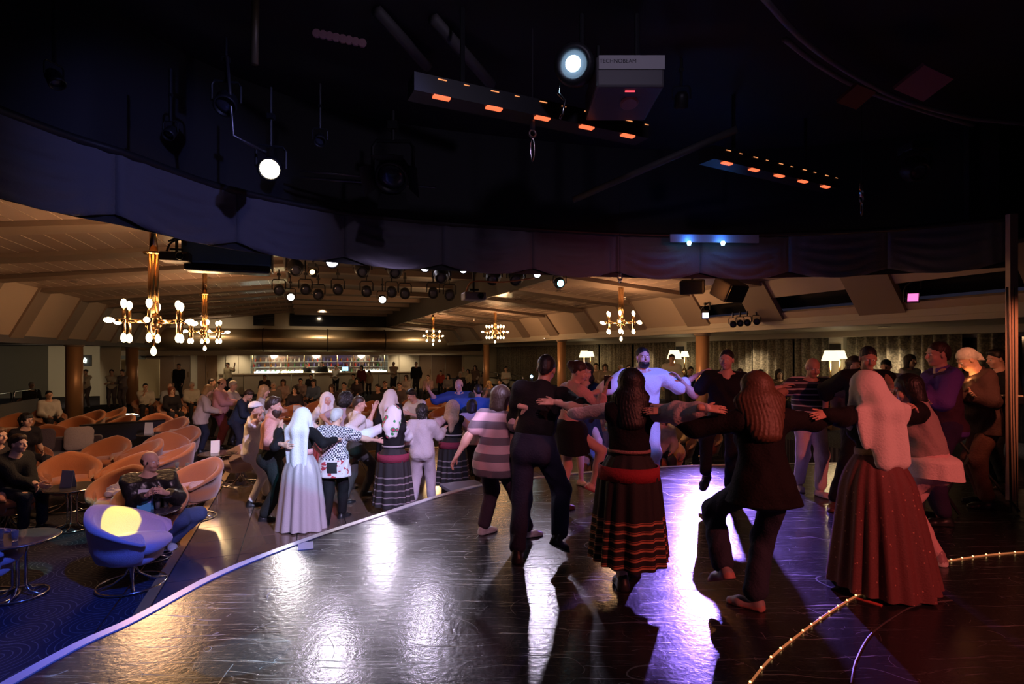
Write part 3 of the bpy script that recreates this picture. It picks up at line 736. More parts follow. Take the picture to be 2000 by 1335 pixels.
for i in range(len(RIBR) - 1):
    a, b_ = RIBR[i] + .36, RIBR[i + 1] - .36
    if RIBR[i] < 9.5:
        slope_part(wr, 'panel', UR0, ZR0, UR1, ZR1, a, b_, 0, .27, M_SLOPE); slope_part(wr, 'panel', UR0, ZR0, UR1, ZR1, a, b_, .62, 1, M_SLOPE)
        slope_part(wr, 'niche', UR0, ZR0, UR1, ZR1, a - .3, b_ + .3, .2, .7, M_BLACKG, .05, -.25)
    else: slope_part(wr, 'panel', UR0, ZR0, UR1, ZR1, a, b_, 0, 1, M_SLOPE)
for v in RIBR: slope_part(wr, 'rib', UR0, ZR0, UR1, ZR1, v - .36, v + .36, -.01, 1.01, M_RIB, .1, .05)
# ---- ceiling: long enamel strips, cross beams, dark middle field
ceil = hall(empty('ceiling', kind='structure'))
def strips(u0, u1, zf, v0, v1, w, vf=None):
    n = int(round((u1 - u0) / w)); w = (u1 - u0) / n
    for i in range(n):
        a, b_ = u0 + i * w + .006, u0 + (i + 1) * w - .006; mb = MB()
        if vf: v0 = vf((a + b_) / 2)
        mb.hexa([(a, v0, zf(a)), (b_, v0, zf(b_)), (b_, v1, zf(b_)), (a, v1, zf(a)), (a, v0, zf(a) + .04), (b_, v0, zf(b_) + .04), (b_, v1, zf(b_) + .04), (a, v1, zf(a) + .04)])
        mb.build('ceiling_strip', M_PANEL, ceil)
        if i: MB().hexa([(a - .012, v0, zf(a) - .001), (a, v0, zf(a) - .001), (a, v1, zf(a) - .001), (a - .012, v1, zf(a) - .001), (a - .012, v0, zf(a) + .03), (a, v0, zf(a) + .03), (a, v1, zf(a) + .03), (a - .012, v1, zf(a) + .03)]).build('seam_strip', M_SEAM, ceil)
strips(UL1, UCL, zl, 5.5, VB, .30, lambda u: 5.5 if u < -2.4 else 6.7); strips(UCR, UR1, zr, 1.0, VB, .30, lambda u: 6.7 - .62 * (u - 4.7))
mb = MB(); mb.box(((UL1 + UCL) / 2, 20.5, zl(-3.4) + .55), (UCL - UL1, 26, .05)); mb.build('backing', M_CHROME, ceil)
mb = MB(); mb.box(((UCR + UR1) / 2, 17, zr(6) + .35), (UR1 - UCR, 20, .05)); mb.build('backing', M_GREY, ceil)
def beam(u0, u1, zf, v, w, drop, m, name='beam'):
    mb = MB(); mb.hexa([(u0, v - w, zf(u0) - drop), (u1, v - w, zf(u1) - drop), (u1, v + w, zf(u1) - drop), (u0, v + w, zf(u0) - drop), (u0, v - w, zf(u0) + .02), (u1, v - w, zf(u1) + .02), (u1, v + w, zf(u1) + .02), (u0, v + w, zf(u0) + .02)])
    return mb.build(name, m, ceil)
for v in RIBL: beam(UL1 - .03, UCL, zl, v, .30, .09, M_RIB)
for v in RIBR:
    if v > 5: beam(UCR if v > 7 else 6.7, UR1 + .03, zr, v, .30, .08, M_RIB)
for a, b_ in [(7.6 + 2.6 * i, 7.6 + 2.6 * (i + 1) - .03) for i in range(10)]:
    mb = MB(); mb.box(((UCL + UCR) / 2, (a + b_) / 2, ZC + .03), (UCR - UCL, b_ - a, .06)); mb.build('field_panel', M_GREY, ceil)
for v in RIBL: beam(UCL, UCR, lambda u: ZC, v, .16, .16, M_RIB)
mb = MB(); mb.box((UCR, 20.5, (ZC + zr(UCR)) / 2), (.06, 26, ZC - zr(UCR) + .1)); mb.build('fascia', M_GREY, ceil)
mb = MB(); mb.box((UCL, 20.5, (ZC + zl(UCL)) / 2), (.06, 26, abs(zl(UCL) - ZC) + .12)); mb.build('fascia', M_GREY, ceil)
# side aisles: low soffits
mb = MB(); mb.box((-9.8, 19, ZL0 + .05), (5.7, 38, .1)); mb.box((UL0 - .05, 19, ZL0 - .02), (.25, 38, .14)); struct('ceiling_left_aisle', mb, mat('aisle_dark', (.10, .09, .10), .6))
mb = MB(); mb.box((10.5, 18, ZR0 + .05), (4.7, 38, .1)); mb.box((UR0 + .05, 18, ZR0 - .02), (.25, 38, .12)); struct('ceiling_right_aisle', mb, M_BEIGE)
mb = MB(); mb.box((12.2, 18, ZR0 - .07), (.5, 38, .14)); struct('trim_5', mb, M_BEIGE)
# outer walls
mb = MB(); mb.box((12.75, 18, 1), (.1, 40, 3.4)); struct('wall_outer_right', mb, M_CREAM)
mb = MB(); mb.box((-12.6, 18, 1), (.1, 40, 3.4)); struct('wall_outer_left', mb, M_GLASSD)
# ---- back wall
VW = 36.0
mb = MB(); mb.box((-7.85, VW + .1, 1.7), (9.6, .1, 4.8)); mb.box((9.2, VW + .1, 1.7), (8.0, .1, 4.8)); mb.box((1.1, VW + .1, 3.0), (8.4, .1, 2.4)); mb.box((1.1, VW + 2.4, 1.0), (9, .1, 3.2)); struct('wall_back', mb, M_CREAM)
def back_panel(name, x0, x1, y0, y1, m, v=VW, th=.05, kind='structure', label=None):
    u0, u1 = pv(x0, v), pv(x1, v); Y = UV((u0 + u1) / 2, v, 0).y; z0 = max(HALL, CAMZ - (y1 - HZ) / F * Y); z1 = CAMZ - (y0 - HZ) / F * Y
    mb = MB(); mb.box(((u0 + u1) / 2, v - th / 2, (z0 + z1) / 2), (abs(u1 - u0) - .03, th, z1 - z0)); o = struct(name, mb, m); return o
k = 1
for x0, x1, m in ((286, 309, M_WOOD), (309, 340, M_WOOD), (340, 372, M_WOOD), (385, 402, M_WOOD2), (402, 425, M_WOOD2), (819, 843, M_WOOD2), (843, 870, M_WOOD), (870, 902, M_WOOD)):
    d = back_panel('door_%d' % k, x0, x1, 692, 790, m); k += 1
    u = toUV(d.matrix_world.translation)[0]
    c = sum((Vector(v_.co) for v_ in d.data.vertices), Vector()) / 8
    hb = MB(); hb.tube([(c.x + .3, VW - .10, .35), (c.x + .3, VW - .10, .65)], .015, 6); hb.build('door_handle', M_BRASS, d)
wp = MB(); i = 1
for x0, x1 in ((441, 466), (467, 490), (757, 778), (779, 817), (905, 925)):
    back_panel('trim_%d' % (10 + i), x0, x1, 692, 790, M_CREAM, VW, .06); i += 1
back_panel('wall_panel_bluegrey', 230, 284, 680, 714, mat('grey_wall', (.22, .26, .28), .6), VW, .05)
# fascia, round duct, dark booth window
mb = MB(); mb.box((1, VB - .1, 3.05), (19.5, .3, .35)); mb.box((1, VB - .1, 1.70), (19.5, .5, .22)); struct('trim_20', mb, M_BEIGE)
mb = MB(); mb.box((1, VB + .1, 3.7), (19.5, .1, 1.3)); struct('wall_bulkhead', mb, M_BEIGE)
duct = tag(hall(empty('ventilation_duct')), 'long round bronze duct running above the bar', 'duct')
mb = MB()
prof = [(VB - .55 + .62 * math.cos(t), 2.44 + .60 * math.sin(t)) for t in [2 * PI * i / 40 for i in range(41)]]
mb.grid([[(u, v, z) for v, z in prof] for u in (-8.6, 10.4)]); mb.add([(-8.6, v, z) for v, z in prof[:-1]], [list(range(40))]); mb.add([(10.4, v, z) for v, z in prof[:-1]], [list(range(40))])
mb.build('casing', M_DUCT, duct, smooth=False)
for px in (513, 640, 753):
    u = pv(px, VB - 1.1); mb = MB(); mb.tube([(u, v + (v - VB + .55) * .03, z + (z - 2.44) * .03) for v, z in prof[:-1]], .03, 6, closed=True); mb.build('strap', mat('dark_bronze', (.10, .07, .05), .4, metal=.6), duct)
def Bx(x0, x1, y0, y1, v, th):          # box given by its outline at depth v
    u0, u1 = pv(x0, v), pv(x1, v); Y = UV((u0 + u1) / 2, v, 0).y
    return ((u0 + u1) / 2, v, CAMZ - ((y0 + y1) / 2 - HZ) / F * Y), (abs(u1 - u0), th, abs(y1 - y0) / F * Y)
bw = hall(empty('window_1', kind='structure')); mb = MB(); mb.box(*Bx(566, 768, 614, 640, VB, .1)); mb.build('pane', M_GLASSD, bw)
mb = MB(); mb.box(*Bx(495, 536, 612, 640, VB, .1)); mb.build('pane', M_GLASSD, bw)
# ---- columns
def column(px, side, dia, lab):
    u = UL0 if side < 0 else UR0; v = pu(px, u); zt = ZL0 if side < 0 else ZR0; p = UV(u, v, HALL)
    o = empty('column', p, 0, lab, 'column'); r = dia / 2; h = zt - HALL - .09
    MB().lathe([(r, 0.05), (r, h)], 28).build('shaft', M_COLUMN, o, smooth=False); MB().lathe([(r + .03, 0), (r + .03, .1), (r + .005, .13)], 28).build('base', M_BRASS, o); MB().lathe([(r + .005, h - .06), (r + .04, h - .03), (r + .04, h)], 28).build('capital', M_RIB, o)
    for q in o.children: q.data.polygons.foreach_set('use_smooth', [len(f.vertices) == 4 for f in q.data.polygons])
column(145, -1, .47, 'thick bronze column rising behind the orange tub chairs')
column(258, -1, .47, 'thick bronze column beside the three standing waitresses')
column(1372, 1, .29, 'slim bronze column behind the dancer in the black shirt')
column(1097, 1, .29, 'slim bronze column nearest the single lit table lamp')
column(950, 1, .29, 'slim bronze column beside the seated group by the back doors')
# ---- curtains along the outer wall, with dark gaps of window between
def curtain_mat():
    m = mat('figured_curtain', (.25, .22, .16), .85); nt, b = nodes(m); N = nt.nodes.new; L = nt.links.new
    tc = N('ShaderNodeTexCoord'); n = N('ShaderNodeTexNoise'); n.inputs['Scale'].default_value = 24; n.inputs['Detail'].default_value = 4; L(tc.outputs['Object'], n.inputs['Vector'])
    r = N('ShaderNodeValToRGB'); r.color_ramp.elements[0].position = .42; r.color_ramp.elements[0].color = (.17, .15, .115, 1); r.color_ramp.elements[1].position = .60; r.color_ramp.elements[1].color = (.36, .32, .24, 1)
    L(n.outputs['Fac'], r.inputs[0]); L(r.outputs[0], b.inputs['Base Color']); return m
M_CURT = curtain_mat()
mb = MB(); mb.box((12.66, 18, .9), (.05, 36, 2.3)); struct('window_2', mb, M_GLASSD)
cl = [(970, 1058, 'dim grey curtain at the far end of the window wall'), (1062, 1098, 'curtain drawn beside the far slim bronze column'), (1106, 1166, 'curtain behind the single table lamp'), (1172, 1232, 'curtain behind the dim crowd at the window side'), (1240, 1318, 'curtain behind the laughing bearded man'),
      (1345, 1362, 'narrow curtain beside the pair of lit table lamps'), (1388, 1468, 'curtain behind the man in the black shirt'), (1474, 1545, 'curtain right of the slim column behind the long-haired dancer'), (1548, 1620, 'curtain left of the brightest pair of table lamps'), (1653, 1735, 'curtain behind the tall man in the dark shirt'), (1738, 1880, 'curtain behind the woman in the white sleeveless top'), (1906, 1968, 'curtain behind the white-haired musician')]
for i, (x0, x1, lab) in enumerate(cl):
    v0, v1 = pu(x0, 12.45), pu(x1, 12.45); lo, hi = min(v0, v1), max(v0, v1); n = max(40, int((hi - lo) * 34)); rows = []
    for z in (ZR0 - .13, 1.6, .8, 0.0, HALL + .03):
        rows.append([(12.45 + .085 * math.sin(2 * PI * j * (hi - lo) / n / .26 + .8 * math.sin(j * .11 + i)) + .03 * math.sin(j * .23), lo + (hi - lo) * j / n, z) for j in range(n + 1)])
    mb = MB(); mb.grid(rows); c = mb.build('curtain', M_CURT, None, smooth=True); hall(c); tag(c, lab, 'curtain', 'figured curtains along the window wall')
    so = c.modifiers.new('thick', 'SOLIDIFY'); so.thickness = .012
# pale wall piers with the dark squares between the curtains
for i, (x0, x1) in enumerate(((1322, 1342), (1622, 1650))):
    v0, v1 = sorted((pu(x0, 12.4), pu(x1, 12.4))); mb = MB(); mb.box((12.42, (v0 + v1) / 2, .8), (.16, v1 - v0, 2.75)); struct('trim_%d' % (30 + i), mb, M_CREAM)
    mb = MB(); mb.box((12.32, (v0 + v1) / 2, 1.75), (.04, (v1 - v0) * .75, .42)); q = hall(mb.build('wall_screen', M_BLACKG)); tag(q, ['dark square wall screen above the pair of lamps beside the black-shirted man', 'dark square wall screen above the brightest pair of table lamps'][i], 'screen', 'dark wall screens')
# ---- low rails and partitions at the aisles
def rail(u, v0, v1, zt, lab, mpart):
    o = tag(hall(empty('railing')), lab, 'railing'); mb = MB(); mb.box((u, (v0 + v1) / 2, (HALL + zt - .28) / 2), (.08, v1 - v0, zt - .28 - HALL)); mb.build('partition', mpart, o)
    n = max(2, int((v1 - v0) / 1.6))
    for i in range(n):
        a = v0 + (v1 - v0) * i / n + .08; b_ = v0 + (v1 - v0) * (i + 1) / n - .08
        mb = MB(); mb.tube([(u, a, zt - .3), (u, a, zt), (u, a + .06, zt + .04), (u, b_ - .06, zt + .04), (u, b_, zt), (u, b_, zt - .3)], .022, 8); mb.build('rail_loop', M_CHROME, o, smooth=True)
rail(-8.3, 14.5, 23.0, .50, 'chrome railing on a low partition behind the thick column', mat('partition_grey', (.15, .14, .14), .6))
rail(9.7, 24.0, 33.0, .62, 'chrome railing on a low pale partition before the far curtains', M_CREAM)
# stair enclosure with a pale lit wall, seen between the two thick columns
mb = MB(); u0 = pv(196, 30); u1 = pv(236, 30); mb.box(((u0 + u1) / 2, 30, .75), (u1 - u0, .12, 2.7)); struct('wall_stair', mb, M_CREAM)
mb = MB(); mb.box((pv(256, 33), 33.2, .4), (2.4, .1, 2.0)); struct('wall_lit_nook', mb, mat('warm_nook', (.75, .65, .40), .6))

# raised tier along the window side
mb = MB(); mb.box((10.8, 20, -.29), (3.8, 34, .68)); struct('floor_tier', mb, M_CARPET)
# ------------------------------------------------------------------ stage ceiling, valance, rigging
Vp = [(-3.75, -2.5, 0), (-3.6, .6, 0)] + [((x - 1000) / F * (.95 * F / (HZ - y)), .95 * F / (HZ - y), 0) for x, y in ((0, 393), (250, 447), (430, 486), (600, 510), (750, 524), (940, 534), (1250, 545), (1500, 545), (1740, 538), (1965, 525))]
VARC = catmull(Vp, 24)
mb = MB(); mb.box((3, 2.6, 4.55), (14.5, 12.5, .1)); struct('ceiling_stage', mb, M_BLACK, rot=False)
oa = offs(VARC, .30)
mb = MB(); mb.grid([up(oa, 3.2), up(oa, 4.6)]); q = struct('wall_bulkhead_stage', mb, M_BLACK, rot=False); q.modifiers.new('thick', 'SOLIDIFY').thickness = .08
mb = MB(); mb.box((8.3, 6.75, 3.78), (5.6, .2, 1.66)); struct('wall_bulkhead_wing', mb, M_BLACK, rot=False)
M_VAL = mat('valance_cloth', (.15, .135, .16), .8, bump=.25, bscale=70, sheen=.2)
val = empty('stage_valance', (0, 0, 0), 0, 'long dark swagged valance curtain hanging over the front of the stage', 'valance')
mb = MB(); mb.tube(up(VARC, 3.27), .035, 8); mb.build('track', mat('dark_rail', (.06, .055, .06), .4, metal=.6), val, smooth=True)
seglen = [0]
for i in range(1, len(VARC)): seglen.append(seglen[-1] + (VARC[i] - VARC[i - 1]).length)
def at_s(s):
    i = int(np.searchsorted(seglen, s)); i = min(max(i, 1), len(VARC) - 1); t = (s - seglen[i - 1]) / (seglen[i] - seglen[i - 1]); return VARC[i - 1].lerp(VARC[i], t)
Ls = seglen[-1]; ns = 15; sw_ = Ls / ns
for i in range(ns):
    rows = []
    for r in range(15):
        t = r / 14; row = []
        for j in range(25):
            x = j / 24; s = i * sw_ + x * sw_; p = at_s(s); d = (at_s(min(s + .02, Ls)) - at_s(max(s - .02, 0))).normalized(); nr = Vector((-d.y, d.x, 0))
            sag = math.sin(PI * x)
            z = 3.26 - .50 * t - .10 * t * sag * (1 if t < .9 else 1) + .03
            fold = .035 * math.sin(9 * (t * (1.25) - .32 * sag * t) * PI) * sag * min(1, t * 3) + .05 * t * sag + .012 * math.sin(2 * PI * x * 6) * (1 - sag)
            row.append(p + nr * (-fold) + Vector((0, 0, z)))
        rows.append(row)
    mb = MB(); mb.grid(rows); o = mb.build('swag', M_VAL, val, smooth=True); so = o.modifiers.new('thick', 'SOLIDIFY'); so.thickness = .008
mb = MB(); mb.grid([up(offs(VARC, .02), 2.72), up(offs(VARC, .02), 3.2)]); o = mb.build('lining', M_BLACK, val); o.modifiers.new('thick', 'SOLIDIFY').thickness = .006
# ---- fixtures
M_HOUSE = mat('lamp_housing', (.022, .022, .026), .45, metal=.2)
def glow(name, col, e): return mat('glow_' + name, col, .4, emit=e, ecol=col)
LENS = {'white': glow('white', (.9, .85, 1.0), 22), 'warm': glow('warm', (1, .86, .58), 16), 'blue': glow('blue', (.45, .72, 1.0), 14), 'cyan': glow('cyan', (.25, .8, .95), 9), 'violet': glow('violet', (.72, .6, 1.0), 9),
        'pink': glow('pink', (1.0, .22, .60), 1.15), 'amber': glow('amber', (1.0, .55, .2), 5), 'off': mat('lens_dark', (.05, .05, .07), .1, spec=.8), 'pale': glow('pale', (1, .93, .85), 10)}
def fixture(px, py, Y, rpx, lens, label, tgt=None, length=2.2, hang=.3, group=None, moving=False, square=False, doors=False):
    c = W(px, py, Y); r = rpx / F * Y * 1.18; tgt = Vector(tgt) if tgt is not None else Vector((1.0, 4.0, .8)); d = (tgt - c).normalized(); M = axis_M(d)
    if square: M = M @ Matrix.Rotation(PI / 4, 3, 'Z')
    o = empty('stage_light', c, 0, label, 'stage light', group); L = r * length
    n = 20 if not square else 4
    prof = [(r * .62, -L - r * .25), (r * .8, -L), (r * 1.0, -L * .75), (r * 1.0, -.02), (r * 1.06, 0), (r * 1.06, .02 + r * .1), (r * .9, .02 + r * .1), (r * .86, -r * .12)]
    if moving: prof = [(r * .9, -L - r * .3), (r * 1.35, -L), (r * 1.5, -L * .55), (r * 1.25, -.05), (r * 1.12, 0), (r * 1.1, .02), (r * .92, .02), (r * .88, -r * .1)]
    mb = MB(); mb.lathe(prof, n, M=M); mb.build('housing', M_HOUSE, o, smooth=(n > 8))
    mb = MB(); mb.lathe([(r * .86, -r * .05), (r * .80, r * .03), (r * .4, r * .10), (.001, r * .12)], n, M=M); mb.build('lens', LENS[lens], o, smooth=True)
    sx = M @ Vector((1, 0, 0)); w = r * (1.7 if moving else 1.3); mid = d * (-L * .45); zt = r * 2.0
    mb = MB(); mb.tube([mid + sx * w, mid + sx * w + Vector((0, 0, zt * .8)), mid + sx * w * .8 + Vector((0, 0, zt)), mid - sx * w * .8 + Vector((0, 0, zt)), mid - sx * w + Vector((0, 0, zt * .8)), mid - sx * w], r * .13, 6); mb.build('yoke', M_HOUSE, o)
    mb = MB(); mb.tube([mid + Vector((0, 0, zt)), mid + Vector((0, 0, zt + hang))], max(.012, r * .12), 6); mb.box(mid + Vector((0, 0, zt + hang * .5)), (r * .6, r * .6, r * .5)); mb.build('clamp', M_HOUSE, o)
    if moving: mb = MB(); mb.box(mid + Vector((0, 0, zt + r * .5)), (r * 2.6, r * 2.6, r * 1.0)); mb.build('base', M_HOUSE, o, bevel=r * .15)
    if doors:
        for a in (0, PI / 2, PI, 3 * PI / 2):
            v1 = M @ Vector((math.cos(a), math.sin(a), 0)); v2 = M @ Vector((-math.sin(a), math.cos(a), 0)); p = v1 * r * 1.05
            mb = MB(); q = [p - v2 * r * .8, p + v2 * r * .8, p + v2 * r + v1 * r * .7 + d * r * .9, p - v2 * r + v1 * r * .7 + d * r * .9]; mb.hexa(q + [x + d * .006 for x in q]); mb.build('barn_door', M_HOUSE, o)
    return o
gf = 'lamps of the hall lighting rig'
fixture(527, 330, 4.6, 18, 'warm', 'glowing warm round spotlight hanging over the stage at the valance', (-.9, 1.0, 1.6), 2.4, .5)
fixture(649, 511, 8.9, 10.5, 'white', 'brightest white spotlight half hidden by the valance hem', (-.5, 4.5, 0), hang=.12, group=gf)
fixture(830, 522, 10.4, 8, 'white', 'white spotlight just under the valance above the second lit can', (-.5, 4.5, 0), hang=.12, group=gf)
fixture(905, 527, 10.6, 6, 'white', 'white spotlight just under the valance above the ceiling projector', (0, 4.5, 0), group=gf)
fixture(1049, 536, 11, 6, 'white', 'white spotlight under the valance between projector and cyan lamp', (-1, 5, 0), group=gf)
fixture(1095, 553, 9.2, 6.5, 'cyan', 'moving head lamp with a cyan lens under the valance', (2, 2, 1.5), 2.3, .2, gf, moving=True)
fixture(568, 580, 13, 6.5, 'pale', 'lit white can left of the middle in the rear lamp row', (-.5, 4, 0), group=gf)
fixture(747, 585, 13, 6.5, 'pale', 'lit white can right of the middle in the rear lamp row', (-.5, 4, 0), group=gf)
fixture(610, 531, 10, 5, 'amber', 'dark moving head with a small amber glow under the valance', (-3.2, 6, 3.5), 2.6, .2, gf, moving=True)
for x, y, lab in ((578, 528, 'dark moving head lamp left of the brightest white spotlight'), (708, 531, 'dark moving head lamp right of the brightest white spotlight'), (772, 533, 'dark moving head lamp beside the second white spotlight'), (862, 543, 'dark moving head lamp left of the ceiling projector'), (962, 546, 'dark moving head lamp right of the ceiling projector'), (1007, 547, 'dark moving head lamp near the cyan lamp')):
    fixture(x, y, 10.2, 9, 'off', lab, (x / 400 - 3, 5, -.3), 2.3, .15, gf, moving=True)
for x, y, lab in ((545, 567, 'first dark can of the rear lamp row'), (597, 566, 'dark can right beside the lit can in the rear row'), (622, 576, 'dark can pointing down in the middle of the rear row'), (660, 566, 'round dark can under the middle ceiling field'), (716, 570, 'dark can left of the second lit rear can'), (765, 571, 'dark can right of the second lit rear can'), (791, 574, 'dark can tilted beside the ceiling edge'), (846, 573, 'dark can left of the projector in the rear row'), (878, 577, 'last dark can of the rear row beside the projector')):
    fixture(x, y, 13, 8, 'off', lab, (x / 300 - 3.5, 5, -.3), 1.9, .25, gf)
fixture(1378, 615, 11.4, 7.5, 'violet', 'square violet flood glowing in the dark niche beside the slim column', G(1395, 1010), 1.4, .05, None, square=True)
fixture(1783, 580, 7.75, 12, 'pink', 'square pink flood glowing in the dark niche above the musicians', (3, 3, 0), 1.2, .05, None, square=True)
for x, y, lab in ((1432, 633, 'first of four small chrome spotlights on the slope'), (1446, 631, 'second of four small chrome spotlights on the slope'), (1460, 630, 'third of four small chrome spotlights on the slope'), (1478, 628, 'last of four small chrome spotlights on the slope')):
    fixture(x, y, 10.4, 5, 'off', lab, (2, 2, 0), 1.8, .1, 'small chrome spotlights in a row')
fixture(1330, 205, 5.2, 11, 'off', 'dark round lamp hanging behind the labelled scanner', (2, 8, 0), 1.6, .3)
fixture(330, 262, 4.2, 9, 'off', 'small dark spotlight with a dim amber lens above the valance', (-2.5, 1.5, .5), 1.8, .4)
fixture(625, 275, 4.9, 9, 'off', 'dark spotlight with its cable looped above the valance', (-.5, 1.0, .5), 1.8, .4)
fixture(765, 345, 5.4, 26, 'off', 'large dark lantern hanging just behind the valance rail', (-1, 2.0, .5), 1.6, .3, doors=True)
fixture(110, 160, 3.4, 12, 'off', 'small dark spotlight in the blue gloom above the valance', (-1, 3, .5), 1.6, .4)
fixture(1795, 335, 5.6, 14, 'off', 'dark moving head lamp near the blue lit clamp', (3.5, 1.0, .5), 2.0, .2, moving=True)
fixture(440, 205, 4.4, 17, 'off', 'dark open-faced lantern on the chrome drop pipe', (-1.5, 1.5, .5), 1.5, .35)
# scanner with its name plate
def text_mesh(body, size, M4, name, m, parent, extrude=.0008):
    cu = bpy.data.curves.new(name, 'FONT'); cu.body = body; cu.size = size; cu.align_x = 'CENTER'; cu.align_y = 'CENTER'; cu.extrude = extrude
    t = bpy.data.objects.new(name, cu); COL.objects.link(t); dg = bpy.context.evaluated_depsgraph_get(); me = bpy.data.meshes.new_from_object(t.evaluated_get(dg)); bpy.data.objects.remove(t)
    me.materials.clear(); me.materials.append(m); o = link(name, me, parent); o.matrix_local = M4; return o
sc0 = W(1120, 125, 4.2); sc = empty('scanner_light', sc0, 0, 'big scanner light with a name plate and a glowing white blue lens', 'stage light')
d = Vector((-.25, -1, -.35)).normalized(); M = axis_M(d)
mb = MB(); mb.lathe([(.10, -.32), (.13, -.3), (.155, -.1), (.15, 0), (.11, .02), (.09, -.02)], 26, M=M); mb.build('housing', M_HOUSE, sc, smooth=True)
mb = MB(); mb.lathe([(.058, .0), (.05, .012), (.001, .018)], 24, c=M @ Vector((.0, 0, .02)), M=M); mb.build('lens', LENS['blue'], sc, smooth=True)
mb = MB(); mb.box((.43, .30, -.06), (.52, .62, .24)); mb.build('case', mat('scanner_case', (.10, .095, .10), .5), sc, bevel=.02)
mb = MB(); mb.box((.44, -.015, .005), (.50, .006, .105)); mb.build('name_plate', mat('plate_grey', (.42, .41, .42), .5), sc)
text_mesh('TECHNOBEAM', .042, Matrix.Translation((.335, -.0195, .012)) @ Matrix.Rotation(PI / 2, 4, 'X') @ Matrix.Shear('XZ', 4, (0, 0)), 'lettering', mat('plate_ink', (.02, .02, .025), .6), sc)
mb = MB(); mb.lathe([(.07, -.01), (.075, 0), (.06, .012)], 18, c=(.47, .22, -.20), M=axis_M((0, -.3, -1))); mb.build('badge', mat('badge_pink', (.5, .32, .33), .6), sc)
mb = MB(); mb.box((.44, .05, -.182), (.075, .012, .01)); mb.build('indicator', glow('red', (1, .08, .12), 1.2), sc)
for x in (.1, .55): MB().tube([(x, .3, .06), (x, .3, .56)], .02, 8).build('hanger', M_HOUSE, sc)
mb = MB(); mb.tube([(-.10, .05, -.12), (-.11, .05, -.2), (-.06, .02, -.27), (-.08, .03, -.36), (-.1, .04, -.40)], .012, 6); mb.build('safety_cable', M_CHROME, sc, smooth=True)
# two strip lights with five red-orange cells each
def strip(x0, y0, x1, y1, z, cells, lab):
    a, b_ = W(x0, y0, (z - CAMZ) * F / (HZ - y0)), W(x1, y1, (z - CAMZ) * F / (HZ - y1)); d = (b_ - a); L = d.length / (cells - 1); d.normalize(); ang = math.atan2(d.y, d.x)
    o = empty('strip_light', a, ang, lab, 'strip light', 'red strip lights over the stage')
    mb = MB(); mb.box((L * (cells - 1) / 2, .05, .09), (L * cells, .20, .14)); mb.build('housing', M_HOUSE, o)
    for i in range(cells):
        mb = MB(); mb.box((i * L, -.03, .012), (L * .30, .05, .014)); mb.build('cell', glow('cell', (1, .16, .06), 1.3), o)
        mb = MB(); mb.box((i * L, -.052, .14), (L * .16, .006, .007)); mb.build('vent_slit', glow('slit', (1, .35, .12), .9), o)
        mb = MB(); mb.box((i * L + L * .45, -.052, .14), (L * .1, .006, .005)); mb.build('vent_slit', glow('slit', (1, .35, .12), .9), o)
    for x in (.2, L * 3.4): MB().tube([(x, .05, .16), (x, .05, .8)], .02, 6).build('hanger', M_HOUSE, o)
strip(860, 197, 1222, 270, 3.7, 5, 'red strip light in front of the labelled scanner')
strip(1415, 323, 1607, 368, 3.7, 5, 'red strip light near the blue lit clamp')
# pipes, rails, boards
def pipe(pts, r, m, lab, cat='pipe', name='drop_pipe', group=None):
    mb = MB(); pts = [Vector(p) for p in pts]; o0 = pts[0]; mb.tube([p - o0 for p in pts], r, 8); o = mb.build(name, m, None, smooth=True); o.location = o0; return tag(o, lab, cat, group)
M_PIPE = mat('rig_pipe', (.20, .19, .20), .35, metal=.8)
pipe([W(443, 110, 4.4), W(450, 190, 4.4), W(455, 265, 4.45), W(520, 298, 4.6)], .014, M_PIPE, 'bent chrome drop pipe holding the glowing warm spotlight')
pipe([W(500, -40, 4.3), W(497, 125, 4.3)], .03, mat('old_brass', (.22, .16, .08), .5, metal=.5), 'upright brassy post at the top over the stage')
pipe([W(585, 333, 5.6), W(715, 345, 5.8)], .012, M_PIPE, 'upper of two thin pipes right of the warm spotlight')
pipe([W(585, 346, 5.6), W(850, 366, 6.1)], .014, M_PIPE, 'lower of two thin pipes right of the warm spotlight')
pipe([W(735, 20, 4.4), W(835, 130, 5.1)], .05, mat('rig_beam', (.10, .09, .09), .6), 'slanting dark ceiling girder beside the hanging bunting', 'girder', 'ceiling_girder')
pipe([W(845, 35, 4.5), W(960, 165, 5.3)], .05, mat('rig_beam', (.10, .09, .09), .6), 'slanting dark ceiling girder left of the labelled scanner', 'girder', 'ceiling_girder')
pipe([W(1120, 390, 6.6), W(1440, 252, 5.6)], .04, mat('rig_beam', (.10, .09, .09), .6), 'long slanting dark cable tray between the two strip lights', 'cable tray', 'cable_tray')
for pts, lab in (([(1490, -5), (1560, 70), (1640, 130), (1750, 190), (1880, 228), (2010, 243)], 'outer curved rail on the stage ceiling'), ([(1532, 76), (1600, 128), (1680, 172), (1790, 212), (1900, 245)], 'inner curved rail on the stage ceiling')):
    pipe(catmull([W(x, y, 2.55 * F / (HZ - y)) for x, y in pts], 8), .022, mat('rail_grey', (.26, .22, .24), .5), lab, 'rail', 'curved_rail', 'curved ceiling rails')
def board(x, y, Y, w, h, rot, m, lab):
    c = W(x, y, Y); mb = MB(); mb.box((0, 0, 0), (w, .03, h)); o = mb.build('gel_panel', m); o.location = c; o.rotation_euler = rot; return tag(o, lab, 'panel')
board(1803, 162, 4.9, .50, .26, (1.15, 0, .5), mat('pink_panel', (.40, .16, .22), .35), 'pinkish reflecting panel hanging at the curved rail')
board(1672, 188, 5.0, .30, .20, (1.1, 0, .5), mat('rust_panel', (.22, .06, .05), .5), 'dull red panel hanging at the inner curved rail')
